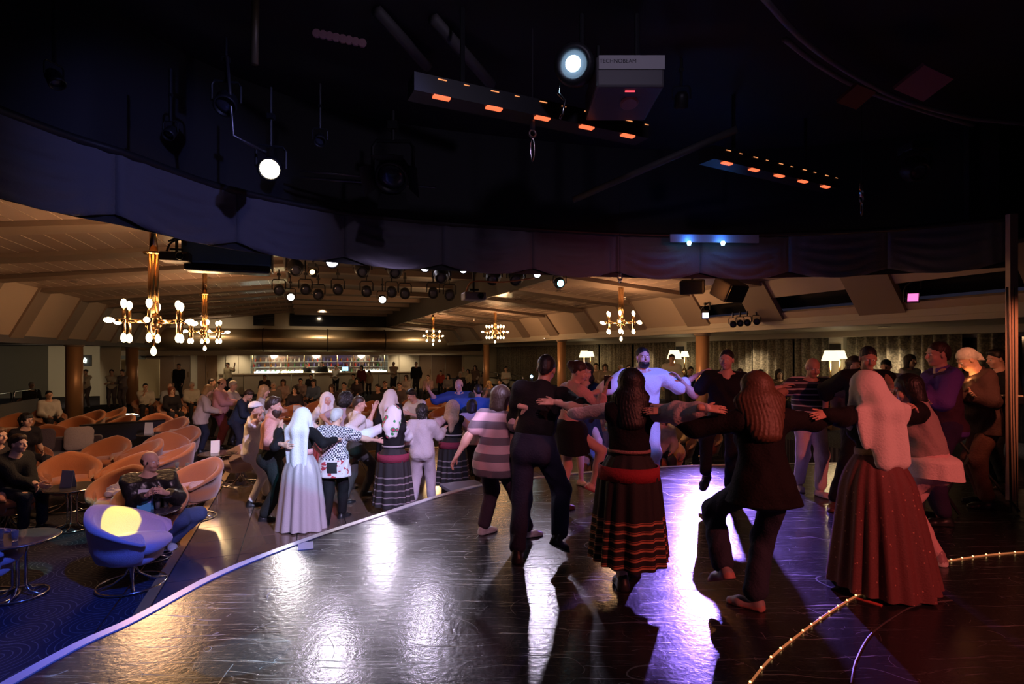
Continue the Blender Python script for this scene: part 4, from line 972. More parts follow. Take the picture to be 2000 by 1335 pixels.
board(1395, 466, 7.05, 1.15, .10, (0, 0, .05), mat('blue_board', (.30, .30, .34), .5), 'grey board washed with blue light behind the valance')
for x in (1346, 1412):
    p = W(x, 474, 6.98); mb = MB(); mb.lathe([(.02, -.03), (.028, 0), (.02, .02)], 12); q = mb.build('led_lamp', glow('led', (.2, .6, 1), 12)); q.location = p; tag(q, 'tiny glowing blue lamp under the washed board, %s of two' % ('first' if x < 1400 else 'second'), 'lamp', 'tiny blue lamps'); point('led_glow', p + Vector((0, -.02, .06)), (.03, .18, 1), .9, .02)
def clamp(px, y0, y1, Y, m, lab):
    a, b_ = W(px, y0, Y), W(px, y1, Y); h = (a - b_).length; o = empty('rigging_clamp', b_, .4, lab, 'clamp')
    MB().tube([(0, 0, h), (0, 0, h * .55)], .022, 10).build('barrel', m, o, smooth=True)
    mb = MB(); mb.tube([(.03 * math.cos(t), 0, h * .48 + .03 * math.sin(t)) for t in [2 * PI * i / 14 for i in range(14)]], .01, 6, closed=True); mb.build('shackle', m, o, smooth=True)
    mb = MB(); mb.tube([(.018 * math.cos(t), 0, h * .2 + h * .2 * math.sin(t)) for t in [2 * PI * i / 16 for i in range(16)]], .006, 6, closed=True); mb.build('hook_loop', M_CHROME, o, smooth=True)
    MB().tube([(0, 0, h), (0, 0, h + .9)], .005, 5).build('cord', M_BLACK, o)
clamp(1040, 203, 315, 4.7, M_PIPE, 'steel clamp with a hook loop hanging below the first strip light')
clamp(1683, 358, 420, 6.0, M_CHROME, 'blue lit steel clamp hanging near the second strip light')
clamp(1211, 532, 552, 6.9, M_PIPE, 'tiny clamp dangling under the valance hem near the middle')
# paper bunting high up on the left
bun = empty('paper_bunting', W(655, 70, 4.4), 0, 'string of pink paper rosettes hanging under the stage ceiling', 'bunting')
MB().tube([(-.16, 0, .05), (0, 0, .0), (.26, 0, -.05)], .006, 6).build('string', M_BLACK, bun)
for i in range(8):
    mb = MB(); mb.lathe([(.001, -.012), (.03, -.01), (.036, 0), (.03, .012), (.001, .014)], 10, c=(-.15 + .052 * i, 0, .02 - .011 * i), M=axis_M((0, -1, -.2))); mb.build('rosette', mat('rosette', (.55, .28, .32), .7), bun)
# ---- hall equipment under the ceiling
scr = W(447, 505, 8.0); o = empty('screen_housing', scr, .36, 'wide dark projection screen housing with painted-in blue light below the valance', 'screen'); w = 155 / F * 8
mb = MB(); mb.box((0, 0, .05), (w, .35, .30)); mb.build('box', mat('screen_blue_lit', (.04, .12, .22), .5), o, bevel=.02); mb = MB(); mb.box((0, .0, -.15), (w * .96, .30, .12)); mb.build('roller', M_BLACKG, o, bevel=.03)  # blue light falling on the dark box is put into its colour
mb = MB(); mb.box((w / 2 + .012, -.1, 0), (.02, .2, .38)); mb.build('end_plate', M_CHROME, o); [MB().tube([(x, 0, .2), (x, 0, .6)], .02, 6).build('hanger', M_HOUSE, o) for x in (-.4, .4)]
def projector(px, py, Y, w, lab, m, cable):
    o = empty('projector', W(px, py, Y), .3, lab, 'projector'); mb = MB(); mb.box((0, 0, 0), (w, w * .8, w * .36)); mb.build('case', m, o, bevel=.02)
    mb = MB(); mb.lathe([(w * .14, 0), (w * .14, .04), (w * .11, .05), (w * .10, .02)], 18, c=(w * .22, -w * .4, 0), M=axis_M((0, -1, 0))); mb.build('lens', M_BLACKG, o, smooth=True)
    mb = MB(); mb.tube([(0, 0, w * .18), (0, 0, w * 1.2)], .02, 8); mb.box((0, 0, w * .3), (w * .4, w * .3, .03)); mb.build('mount', M_HOUSE, o)
    mb = MB(); mb.tube(catmull([(-w * .35, 0, w * .18), (-w * .2, 0, w * .55), (0.05, 0, w * .7)] + ([(w * 1.5, .1, w * .75), (w * 3.0, .1, w * 1.0)] if cable else [(w * .3, 0, w * .5), (.1, 0, w * .9), (-.1, 0, w * .6)]), 5), .014, 6); mb.build('cable', mat('orange_cable', (.65, .25, .10), .6) if cable else M_BLACK, o, smooth=True)
projector(925, 579, 9.0, .36, 'small ceiling projector with an orange cable in the middle of the hall', mat('projector_grey', (.30, .27, .26), .5), True)
projector(345, 503, 7.6, .36, 'dark ceiling projector with tangled cables beside the screen housing', M_HOUSE, False)
def speaker(px, py, Y, s, rz, lab, tilt, m=M_BLACK):
    o = empty('loudspeaker', W(px, py, Y), rz, lab, 'speaker'); R = Matrix.Rotation(tilt, 3, 'X')
    mb = MB(); mb.box((0, 0, 0), s, M=R); mb.build('cabinet', m, o, bevel=.025); mb = MB(); mb.box(R @ Vector((0, -s[1] / 2 - .006, 0)), (s[0] * .88, .012, s[2] * .88), M=R); mb.build('grille', M_BLACKG, o)
    mb = MB(); mb.tube([(0, 0, s[2] * .4), (0, .04, s[2] * .5 + .12)], .02, 6); mb.build('bracket', M_HOUSE, o)
speaker(1352, 560, 9.0, (.38, .28, .22), -.4, 'dark loudspeaker hanging under the valance beside the orange lit one', .2)
speaker(1424, 566, 8.8, (.44, .34, .30), .5, 'angled loudspeaker with an orange lit side under the valance', .5)
point('speaker_glow', W(1392, 568, 8.55), (1, .32, .08), 4, .05)
# ---- recessed downlights
M_DOWN = glow('down', (1.0, .94, .88), 7)
def down(px, py, zf, lab=None):
    k = (px - 1000) / F; e = (HZ - py) / F
    lo, hi = .5, 45.0
    for _ in range(50):
        Y = (lo + hi) / 2; u = (k * CA + SA) * Y; z = zf(u)
        if CAMZ + e * Y < z: lo = Y
        else: hi = Y
    p = Vector((k * Y, Y, CAMZ + e * Y - .012)); o = empty('downlight', p, 0, lab or 'small round recessed downlight in the hall ceiling', 'downlight', 'recessed downlights'); 
    mb = MB(); mb.lathe([(.085, .012), (.11, .012), (.11, -.006), (.085, -.002)], 16); mb.build('ring', M_CHROME, o); mb = MB(); mb.lathe([(.085, .01), (.082, 0), (.001, -.001)], 16); mb.build('bulb', M_DOWN, o)
    return p
zcf = lambda u: ZC - .02; al = lambda u: ZR0; ll = lambda u: ZL0
ORD = ['first', 'second', 'third', 'fourth', 'fifth', 'sixth', 'seventh', 'eighth', 'ninth', 'last']
def down_row(pts, zf, where):
    for i, (x, y) in enumerate(sorted(pts)): down(x, y, zf, '%s downlight %s, counted from the left' % (ORD[i], where))
down_row(((141, 549), (405, 542), (418, 558), (428, 580), (441, 604), (446, 609), (450, 615), (285, 607)), lambda u: zl(u) - .01, 'recessed in the striped ceiling by the big chandelier')
down_row(((642, 577), (625, 591), (611, 602), (599, 610), (765, 594), (714, 611), (820, 618)), lambda u: ZC - .02, 'recessed in the dark middle ceiling')
down_row(((1095, 568), (1013, 583), (1126, 597), (998, 615), (925, 625), (1220, 584), (862, 613), (880, 608)), lambda u: zr(u) - .01, 'recessed in the slanting ceiling over the far columns')
down_row(((1066, 660), (1191, 655), (1273, 652), (1350, 651), (1444, 648), (1626, 652), (1727, 637)), lambda u: ZR0, 'in the low ceiling along the curtains')
down_row(((68, 669), (122, 671), (238, 677)), lambda u: ZL0, 'in the low ceiling of the dark side aisle')
for i, x in enumerate((312, 348, 379, 840, 865, 885)):
    u = pv(x, VB - .2); p = UV(u, VB - .2, 1.585); o = empty('downlight', p, 0, '%s small downlight under the beam before the brown doors, counted from the left' % ORD[i], 'downlight', 'recessed downlights')
    mb = MB(); mb.lathe([(.05, .012), (.07, .012), (.07, -.006), (.05, -.002)], 12); mb.build('ring', M_CHROME, o); mb = MB(); mb.lathe([(.05, .01), (.048, 0), (.001, -.001)], 12); mb.build('bulb', M_DOWN, o)
# ---- chandeliers
def chandelier(px, yc, s, Y, zc_, lab, first=None):
    c = W(px, yc, Y)
    if first is None:
        o = empty('chandelier', c, 0, lab, 'chandelier', 'brass chandeliers'); R = 1.0
        for i in range(5):
            a = 2 * PI * i / 5; mb = MB(); mb.tube([(.055 * math.cos(a), .055 * math.sin(a), -.12), (.055 * math.cos(a), .055 * math.sin(a), 1.25)], .036, 10); mb.build('stem_tube', M_BRASS, o, smooth=True)
        MB().lathe([(.05, -.14), (.13, -.1), (.15, 0), (.13, .1), (.05, .14)], 20).build('hub', M_BRASS, o, smooth=True)
        MB().lathe([(.14, 1.23), (.17, 1.25), (.17, 1.28)], 20).build('ceiling_rose', M_BRASS, o)
        bulb_me = MB().lathe([(.016, 0), (.030, .02), (.046, .06), (.05, .10), (.036, .145), (.012, .165)], 12).mesh('bulb', glow('bulb', (1.0, .72, .36), 14), True)
        def bulb(p, d):
            b = link('bulb', bulb_me, o); b.matrix_local = Matrix.Translation(p) @ axis_M(d).to_4x4()
        for i in range(6):
            a = 2 * PI * i / 6 + .2; d = Vector((math.cos(a), math.sin(a), 0))
            mb = MB(); mb.tube([d * .1, d * .46], .03, 8); mb.tube([d * .46, d * .50], .055, 10); mb.tube([d * .5, d * .62], .026, 8); mb.build('arm', M_BRASS, o, smooth=True); bulb(d * .62, d)
            mb = MB(); mb.tube([d * .48 + Vector((0, 0, -.22)), d * .48 + Vector((0, 0, .22))], .030, 8); mb.build('candle_tube', M_BRASS, o, smooth=True)
            bulb(d * .48 + Vector((0, 0, .22)), (0, 0, 1)); bulb(d * .48 + Vector((0, 0, -.22)), (0, 0, -1))
        mb = MB(); mb.tube([(0, 0, -.14), (0, 0, -.46)], .03, 8); mb.build('candle_tube', M_BRASS, o, smooth=True); bulb(Vector((0, 0, -.46)), (0, 0, -1))
    else:
        o = copy_tree(first); o.location = c; o['label'] = lab
    o.scale = (s, s, s); o.rotation_euler.z = px * .013
    u_ = toUV(c)[0]; zt_ = zl(u_) if u_ < UCL else (ZC if u_ < UCR else zr(u_)); h0 = (zt_ - c.z) / s + .02
    if h0 > 1.26: MB().tube([(0, 0, 1.26), (0, 0, h0)], .07, 10).build('ceiling_rod', M_BRASS, o, smooth=True)
    point('chandelier_glow', c + Vector((0, 0, -.05)), WARM, 260 * s * s, .45 * s).data.specular_factor = .1
    return o
# width of the widest ring is 1.57 m at scale 1
ch = chandelier(300, 628, .80, .80 * 1.57 * F / 166, 0, 'big sparkling brass chandelier nearest on the side of the thick columns')
chandelier(400, 648, .80, .80 * 1.57 * F / 92, 0, 'brass chandelier farther back behind the biggest one', ch)
chandelier(1213, 630, .60, .60 * 1.57 * F / 90, 0, 'brass chandelier above the laughing bearded man', ch)
chandelier(967, 648, .60, .60 * 1.57 * F / 55, 0, 'brass chandelier between the two slim far columns', ch)
chandelier(846, 656, .60, .60 * 1.57 * F / 46, 0, 'smallest and farthest brass chandelier near the end of the duct', ch)
# ---- rope light let into the stage floor
def circ(a, b, c):
    ax, ay, bx, by, cx, cy = a[0], a[1], b[0], b[1], c[0], c[1]; d = 2 * (ax * (by - cy) + bx * (cy - ay) + cx * (ay - by))
    ux = ((ax * ax + ay * ay) * (by - cy) + (bx * bx + by * by) * (cy - ay) + (cx * cx + cy * cy) * (ay - by)) / d
    uy = ((ax * ax + ay * ay) * (cx - bx) + (bx * bx + by * by) * (ax - cx) + (cx * cx + cy * cy) * (bx - ax)) / d
    return ux, uy, math.hypot(ax - ux, ay - uy)
rp = catmull([Vector((.55, 2.0, 0))] + [G(x, y) for x, y in ((1465, 1335), (1560, 1240), (1680, 1160), (1800, 1108), (1900, 1088), (2000, 1078))] + [Vector((5.4, 5.0, 0))], 14)
rl = empty('rope_light', rp[0], 0, 'curved string of tiny amber lamps set into the stage floor', 'rope light')
MB().tube([p - rp[0] + Vector((0, 0, .004)) for p in rp], .007, 6).build('sleeve', mat('rope_sleeve', (.45, .20, .10), .3, emit=.3, ecol=(1, .35, .12)), rl, smooth=True)
bme = MB().lathe([(.006, 0), (.0065, .004), (.004, .008), (.001, .009)], 8).mesh('lamp', glow('rope', (1, .62, .25), 3)); s = 0; acc = 0
for i in range(1, len(rp)):
    acc += (rp[i] - rp[i - 1]).length
    if acc > .125: acc = 0; b = link('lamp', bme, rl); b.location = rp[i] - rp[0] + Vector((0, 0, .008))
rp2 = catmull([G(x, y) for x, y in ((1662, 1335), (1672, 1290), (1700, 1240), (1745, 1205), (1790, 1182), (1860, 1172))], 10)
mb = MB(); mb.tube([p + Vector((0, 0, .001)) for p in rp2], .006, 5); struct('trim_40', mb, mat('floor_groove', (.07, .05, .055), .5), rot=False)
for nm, px, py, w, l, rz, c, lab in (('spike_tape', 1697, 1175, .03, .16, -.9, (.75, .12, .10), 'short red tape mark on the stage inside the rope light'), ('floor_plate', 597, 1066, .20, .13, .35, (.45, .45, .5), 'small pale plate lying at the stage edge')):
    mb = MB(); mb.box((0, 0, .003), (l, w, .006)); o = mb.build(nm, mat(nm, c, .5)); o.location = G(px, py); o.rotation_euler.z = rz; tag(o, lab, 'tape' if 'tape' in nm else 'plate')
# a low step set against the stage front
p = G(905, 950, -.12); mb = MB(); mb.box((0, 0, 0), (.55, .5, .05)); st = empty('stage_step', (p.x, p.y + .1, -.145), .5, 'low grey step set against the front of the stage', 'step'); mb.build('tread', mat('step_grey', (.20, .20, .22), .5), st, bevel=.01)
mb = MB(); mb.box((0, 0, -.24), (.5, .45, .43)); mb.build('box', M_BLACK, st)
# ---- wing of the proscenium at the edge
mb = MB(); mb.box((6.35, 5.6, 2.2), (1.1, .9, 4.6)); struct('wall_proscenium', mb, M_BLACK, rot=False)
mb = MB(); p0 = W(1976, 535, 6.0); mb.box((p0.x, 6.0, 1.7), (.085, .06, 3.1)); struct('trim_41', mb, mat('wing_edge', (.5, .33, .26), .6), rot=False)
for i, dx in enumerate((-.05, -.036, .03)):
    pipe([W(1975, 560, 5.9) + Vector((dx, 0, 0)), W(1978, 800, 5.9) + Vector((dx * .8, 0, 0)), W(1982, 1000, 5.9) + Vector((dx, 0, 0))], .005, M_BLACK, ['first', 'second', 'third'][i] + ' black cable hanging down the lit edge of the stage wing', 'cable', 'hanging_cable', 'cables down the stage wing')
# ------------------------------------------------------------------ furniture
M_ORANGE = mat('orange_velvet', (.38, .125, .042), .85, bump=.25, bscale=120, var=.12, sheen=.5)
M_MAUVE = mat('mauve_velvet', (.42, .30, .33), .85, bump=.25, bscale=120, var=.10, sheen=.4)
def make_chair(m):
    o = empty('tub_chair'); nth = 30; rows = []
    for i in range(nth + 1):
        t = (-1 + 2 * i / nth); th = t * math.radians(128); q = abs(t) ** 1.25; zt = .82 - .30 * q; c, s = math.cos(th), math.sin(th)
        pr = [(.25, .27), (.31, .30), (.355, .42), (.385, .56 + .1 * (1 - q)), (.40, zt - .06), (.395, zt - .015), (.365, zt), (.33, zt - .015), (.31, zt - .06), (.29, .58), (.275, .42), (.24, .36)]
        rows.append([(r * s * 1.0, -r * c * .98 + .0, z) for r, z in pr])
        if i in (0, nth):
            mid = Vector((sum(q_[0] for q_ in rows[-1]) / 12, sum(q_[1] for q_ in rows[-1]) / 12, sum(q_[2] for q_ in rows[-1]) / 12)); off = Vector((-c * (-1 if i == 0 else 1) * -1, s * (-1 if i == 0 else 1) * 1, 0)) * .0
            tn = Vector((c, s, 0)) * (1 if i else -1); ends = [[tuple(mid + (Vector(q_) - mid) * f + tn * e) for q_ in rows[-1]] for f, e in ((.86, .028), (.5, .042), (.05, .045))]
            if i == 0: rows = ends[::-1] + rows
            else: rows += ends
    mb = MB(); n = len(rows[0]); mb.grid(rows, True); mb.f += [list(range(n)), [(len(rows) - 1) * n + j for j in range(n)][::-1]]; mb.m += [0, 0]
    mb.build('shell', m, o, smooth=True)
    def slab(z0, z1, rx_, yb, yf, e):
        mb = MB(); rows = []
        for z, k in ((z0, .86), (z0 + .02, .97), ((z0 + z1) / 2, 1.0), (z1 - .03, .98), (z1, .86), (z1 + .012, .5), (z1 + .014, .02)):
            row = []
            for j in range(32):
                a = 2 * PI * j / 32; x, y = math.cos(a), math.sin(a); x = math.copysign(abs(x) ** .7, x); y = math.copysign(abs(y) ** .7, y)
                row.append((x * rx_ * k, (yf + yb) / 2 + y * (yf - yb) / 2 * k, z))
            rows.append(row)
        mb.grid(rows, True); mb.f.append(list(range(32))[::-1]); mb.m.append(0); return mb
    slab(.36, .47, .275, -.25, .34, 0).build('seat_cushion', m, o, smooth=True)
    slab(.25, .36, .24, -.22, .26, 0).build('seat_base', m, o, smooth=True)
    mb = MB(); mb.tube([(0, 0, .04), (0, 0, .27)], .028, 10); mb.build('stem', M_CHROME, o, smooth=True)
    for i in range(4):
        a = 2 * PI * i / 4 + .5; x, y = math.cos(a), math.sin(a); mb = MB(); mb.tube([(x * .02, y * .02, .2), (x * .06, y * .06, .11), (x * .16, y * .16, .04), (x * .30, y * .30, .016)], .011, 8); mb.build('leg', M_CHROME, o, smooth=True)
    mb = MB(); mb.tube([(.30 * math.cos(t), .30 * math.sin(t), .014) for t in [2 * PI * i / 36 for i in range(36)]], .012, 8, closed=True); mb.build('base_ring', M_CHROME, o, smooth=True)
    return o
def top_to_floor(px, yt, h):                     # floor point of something of height h whose top shows at yt
    Y = F * (CAMZ - HALL - h) / (yt - HZ); return Vector(((px - 1000) / F * Y, Y, HALL))
# ---- small round tables with cards
M_TOP = mat('table_top', (.06, .05, .05), .08, spec=.7)
def make_table():
    o = empty('cocktail_table')
    MB().lathe([(.29, .535), (.31, .54), (.31, .56), (.295, .565), (.001, .566)], 36).build('top', M_TOP, o, smooth=False)
    mb = MB(); mb.tube([(.312 * math.cos(t), .312 * math.sin(t), .55) for t in [2 * PI * i / 40 for i in range(40)]], .008, 6, closed=True); mb.build('rim', M_CHROME, o, smooth=True)
    for i in range(5):
        a = 2 * PI * i / 5; x, y = math.cos(a), math.sin(a); mb = MB(); mb.tube([(x * .09, y * .09, .54), (x * .055, y * .055, .40), (x * .055, y * .055, .10), (x * .1, y * .1, .04), (x * .22, y * .22, .012)], .011, 8); mb.build('leg', M_CHROME, o, smooth=True)
    mb = MB(); mb.tube([(.22 * math.cos(t), .22 * math.sin(t), .012) for t in [2 * PI * i / 30 for i in range(30)]], .01, 6, closed=True); mb.build('base_ring', M_CHROME, o, smooth=True); return o
tp = make_table(); TABS = []
for i, (px, py, lab) in enumerate(((293, 993, 'small round table in front of the bald man'), (39, 1048, 'small chrome table with glasses at the picture edge'), (142, 949, 'small chrome table with a grey card beside the seated woman'), (352, 917, 'small round table behind the bald man'), (426, 884, 'small round table with a white card right of the orange chairs'), (298, 846, 'small round table with a pale card among the orange chairs'), (700, 812, 'small lit table behind the man in the white shirt'), (840, 800, 'small lit table in front of the glowing young man'), (580, 812, 'small table with a card behind the bearded man'))):
    o = tp if i == 0 else copy_tree(tp); p = G(px, py, HALL + .565); o.location = (p.x, p.y, HALL); tag(o, lab, 'table', 'small round tables'); TABS.append(p)
OBST = [(Vector((p.x, p.y, 0)), .36) for p in TABS]
pa = W(155, 832, 12.3); pb = W(322, 824, 13.4); d = pb - pa; ph_ = pa.z - HALL
OBST += [(Vector((*(pa.xy.lerp(pb.xy, i / 6)), 0)), .16) for i in range(7)]
def free(pos, r=.42):
    p = Vector((pos[0], pos[1], 0))
    for _ in range(60):
        hit = False
        for q, rq in OBST:
            d = p - q; L = d.length
            if L < r + rq - .005: p = q + (d / L if L > 1e-4 else Vector((0, 1, 0))) * (r + rq); hit = True
        if not hit: break
    return Vector((p.x, p.y, pos[2]))
proto = make_chair(M_ORANGE); proto_m = make_chair(M_MAUVE); used = []
def chair(pos, heading, lab, m=0, group='orange tub chairs in the hall', fixed=False):
    src = (proto, proto_m)[m]
    if m not in used: o = src; used.append(m)
    else: o = copy_tree(src)
    pos = free(pos) if m == 0 and not fixed else Vector(pos)
    o.location = pos; o.rotation_euler.z = math.radians(-heading); tag(o, lab, 'chair', group); OBST.append((Vector((pos[0], pos[1], 0)), .41)); return o
g = G(258, 1141, HALL); chair(g, 82, 'pale tub chair alone near the stage with a yellow light patch on its back', 1, 'pale tub chairs')
chair(G(-45, 1175, HALL), 60, 'pale tub chair cut by the picture edge beside the chrome table', 1, 'pale tub chairs')
chair(G(470, 945, HALL), 230, 'pale tub chair turned away behind the man in white trousers', 1, 'pale tub chairs')
for px, yt, hd, lab in ((213, 912, 165, 'orange tub chair holding a crumpled pale garment'), (252, 884, 200, 'orange tub chair directly behind the bald man in the leather jacket'), (180, 884, 140, 'orange tub chair left behind the garment chair'), (268, 858, 215, 'orange tub chair in the middle of the packed chairs'), (205, 853, 175, 'orange tub chair in the second packed row near the dark partition'),
                        (352, 884, 205, 'orange tub chair beside the small round table behind the bald man'), (318, 846, 150, 'orange tub chair facing the far small table with a card'), (376, 856, 235, 'orange tub chair right behind the standing women'), (350, 832, 190, 'orange tub chair at the feet of the woman in the pale jacket'),
                        (146, 812, 160, 'orange tub chair in front of the thick column'), (100, 828, 130, 'orange tub chair behind the seated dark-clad woman'), (203, 810, 205, 'orange tub chair just right of the thick column'), (172, 800, 190, 'orange tub chair at the far side by the waitresses'), (214, 794, 215, 'farthest orange tub chair below the waitresses'),
                        (262, 809, 150, 'orange tub chair at the end of the dark partition'), (291, 815, 200, 'orange tub chair turned beside the lit step'), (28, 806, 150, 'yellowish tub chair behind the seated pair at the edge'), (474, 790, 170, 'orange tub chair behind the group of standing singers'), (569, 789, 185, 'orange tub chair with a menu card behind it'),
                        (620, 783, 160, 'orange tub chair behind the young woman in the white scarf'), (715, 782, 200, 'orange tub chair behind the man in the white shirt'), (805, 776, 180, 'orange tub chair beside the young man in the glowing white shirt'), (848, 774, 170, 'orange tub chair beneath the raised arm of the blue-shirted man'), (862, 790, 215, 'orange tub chair in front of the blue-shirted man')):
    chair(top_to_floor(px, yt, .84), hd, lab)
def card(p, rz, m, lab, w=.11, h=.20):
    mb = MB()
    for sg in (-1, 1):
        q = [(-w / 2, sg * .04, 0), (w / 2, sg * .04, 0), (w / 2, 0, h), (-w / 2, 0, h)]; mb.hexa(q + [(x, y + sg * .003, z) for x, y, z in q])
    o = mb.build('menu_card', m); o.location = p; o.rotation_euler.z = rz; tag(o, lab, 'card', 'folded menu cards'); return o
M_CARD = mat('card_white', (.72, .72, .74), .6); M_CARDB = bands('card_blue', [(0, (.10, .45, .62)), (.45, (.30, .38, .75)), (.8, (.75, .75, .8))], 0, .2)
card(TABS[0] + Vector((.0, -.08, .002)), .2, M_CARDB, 'blue and white menu card in front of the bald man', .14, .24)
card(TABS[2] + Vector((-.02, -.05, .002)), -.1, mat('card_grey', (.32, .34, .42), .6), 'grey card on the table beside the seated woman', .17, .22)
card(TABS[4] + Vector((-.05, 0, .002)), .4, M_CARD, 'white card on the table right of the orange chairs', .14, .22)
card(TABS[5] + Vector((-.08, 0, .002)), .1, M_CARD, 'pale card on the table by the dark partition', .16, .24)
card(TABS[8] + Vector((.0, 0, .002)), .1, M_CARDB, 'bluish card standing behind the bearded man', .2, .3)
card(top_to_floor(570, 778, .8) + Vector((0, 0, .567)), 0, M_CARD, 'small white card in front of the seated audience', .2, .3)
def glass(p, lab):
    mb = MB(); mb.lathe([(.022, 0), (.03, .1), (.028, .1), (.02, .012), (.001, .012)], 12); o = mb.build('drinking_glass', mat('clear_glass', (.9, .92, .95), .05, trans=.9), None, smooth=True); o.location = p; tag(o, lab, 'glass', 'glasses on the small tables')
for i, (dx, dy, t, lab) in enumerate(((.10, -.02, 0, 'glass beside the blue and white menu card'), (.15, .05, 0, 'glass at the bald man\'s hand'), (-.1, -.1, 1, 'first tall glass on the chrome edge table'), (.06, -.12, 1, 'second tall glass on the chrome edge table'), (-.08, .05, 3, 'first upturned cup on the table behind the bald man'), (.1, .02, 3, 'second upturned cup on the table behind the bald man'))): glass(TABS[t] + Vector((dx, dy, .002)), lab)
# crumpled garment on the garment chair
c0 = free(top_to_floor(213, 912, .84), .0) if False else [o_ for o_ in bpy.data.objects if o_.get('label') == 'orange tub chair holding a crumpled pale garment'][0].location.copy(); I = Impl(.03); I.ell((0, 0, 0), (.15, .11, .05)).ell((.08, .05, .04), (.09, .07, .06)).ell((-.07, .02, .04), (.08, .07, .05)).ell((0.02, .10, .09), (.08, .05, .08))
I.noise = lambda P: .014 * np.sin(40 * P[0] + 9 * np.sin(23 * P[1])) + .012 * np.sin(37 * P[1] + 31 * P[2]); o = link('crumpled_garment', mesh_np('garment', [I.mesh(.012)], [fabric('garment', (.62, .56, .52))])); o.location = c0 + Vector((0.02, -.08, .53)); o.rotation_euler.z = .4; tag(o, 'crumpled pale garment lying on an orange chair', 'garment')
# dark partition, sofa with cushions
d = pb - pa
mb = MB(); mb.box((d.xy.length / 2, 0, ph_ / 2), (d.xy.length, .12, ph_)); o = empty('low_partition', (pa.x, pa.y, HALL), math.atan2(d.y, d.x), 'low blue-black partition behind the packed orange chairs', 'partition'); mb.build('panel', mat('partition_blue', (.018, .02, .035), .3), o); MB().box((d.xy.length / 2, 0, ph_ + .01), (d.xy.length, .16, .03)).build('cap', M_BLACKG, o)
sp = top_to_floor(112, 872, .55); sofa = empty('dark_sofa', sp, .5, 'dark two-seat sofa with cushions beside the seated pair', 'sofa'); M_SOFA = mat('sofa_dark', (.05, .035, .045), .9, sheen=.3)
MB().box((0, 0, .22), (1.3, .7, .40)).build('seat', M_SOFA, sofa, bevel=.06); MB().box((0, .38, .38), (1.3, .16, .62)).build('backrest', M_SOFA, sofa, bevel=.05)
for s_ in (-1, 1): MB().box((s_ * .66, .05, .30), (.14, .8, .5)).build('armrest', M_SOFA, sofa, bevel=.05)
for dx, c, lab in ((-.3, (.10, .08, .10), 'dark square cushion on the dark sofa'), (.3, (.42, .36, .36), 'pale square cushion on the dark sofa')):
    I = Impl(.02); I.ell((0, 0, 0), (.24, .10, .24)).ell((.12, 0, .12), (.12, .06, .12)).ell((-.12, 0, .12), (.12, .06, .12)).ell((.12, 0, -.12), (.12, .06, .12)).ell((-.12, 0, -.12), (.12, .06, .12)); o = link('cushion', mesh_np('cushion', [I.mesh(.016)], [fabric('cush' + lab[:4], c)])); R = Matrix.Rotation(.5, 3, 'Z'); o.location = sp + R @ Vector((dx, .18, .66)); o.rotation_euler = (-.3, 0, .5); tag(o, lab, 'cushion')
# ---- the bar
bar = tag(hall(empty('bar_counter')), 'long pale bar counter below the bottle shelves', 'bar counter')
ua_, ub_ = pv(428, 34.6), pv(818, 34.6); MB().box(((ua_ + ub_) / 2, 34.7, .52), (ub_ - ua_, .7, .07)).build('counter_top', mat('bar_top', (.50, .40, .28), .35), bar)
nb = 9
for i in range(nb): w = (ub_ - ua_) / nb; MB().box((ua_ + w * (i + .5), 34.7, -.06), (w - .03, .5, 1.08)).build('front_panel', mat('bar_front', (.40, .33, .25), .6), bar)
bb = tag(hall(empty('back_bar')), 'lit back bar with glass shelves behind the counter', 'shelves')
ul, ur = pv(492, 37.2), pv(752, 37.2); um, uw = (ul + ur) / 2, ur - ul
MB().box((um, 38.0, 1.1), (uw + 1.2, .05, 1.5)).build('mirror', mat('bar_mirror', (.5, .5, .55), .12, metal=1.0), bb); MB().box((um, 37.5, .2), (uw + 1, .7, .5)).build('cabinet', mat('back_cab', (.55, .52, .42), .4), bb)
for z in (.83, 1.16): MB().box((um, 37.6, z), (uw + 1, .3, .025)).build('shelf', mat('shelf_glass', (.35, .4, .42), .1), bb)
for i in range(9): MB().tube([(ul + uw * i / 8, 37.45, .45), (ul + uw * i / 8, 37.45, 1.75)], .02, 6).build('post', M_BRASS, bb)
for x, w, c, e in ((520, .9, (.85, 1, .8), 7), (574, 1.0, (1, .85, .45), 9), (604, .4, (1, .85, .5), 6), (655, .5, (1, .9, .6), 4.5), (735, .9, (.9, 1, .85), 4)):
    u = pv(x, 37.1); MB().box((u, 37.12, .50), (w * 1.5, .05, .14)).build('light_strip', mat('strip%d' % x, c, .5, emit=e, ecol=c), bb)
for x in (540, 625, 705): u = pv(x, 35.6); MB().box((u, 35.7, 1.76), (1.6, .5, .04)).build('light_panel', mat('barlight', (1, .9, .6), .5, emit=1.3, ecol=(1, .85, .5)), bb)
for x in (530, 620, 715): point('bar_glow', UV(pv(x, 36.4), 36.5, 1.6), (1, .82, .55), 48, .2)
BC = [(.05, .16, .06), (.30, .12, .03), (.55, .5, .42), (.10, .09, .25), (.45, .05, .04), (.7, .68, .6)]
bms = [MB().lathe([(.04, 0), (.04, .17), (.015, .22), (.014, .28), (.017, .29)], 8).mesh('bottle', mat('bottle_%d' % i, c, .1, spec=.7)) for i, c in enumerate(BC)]
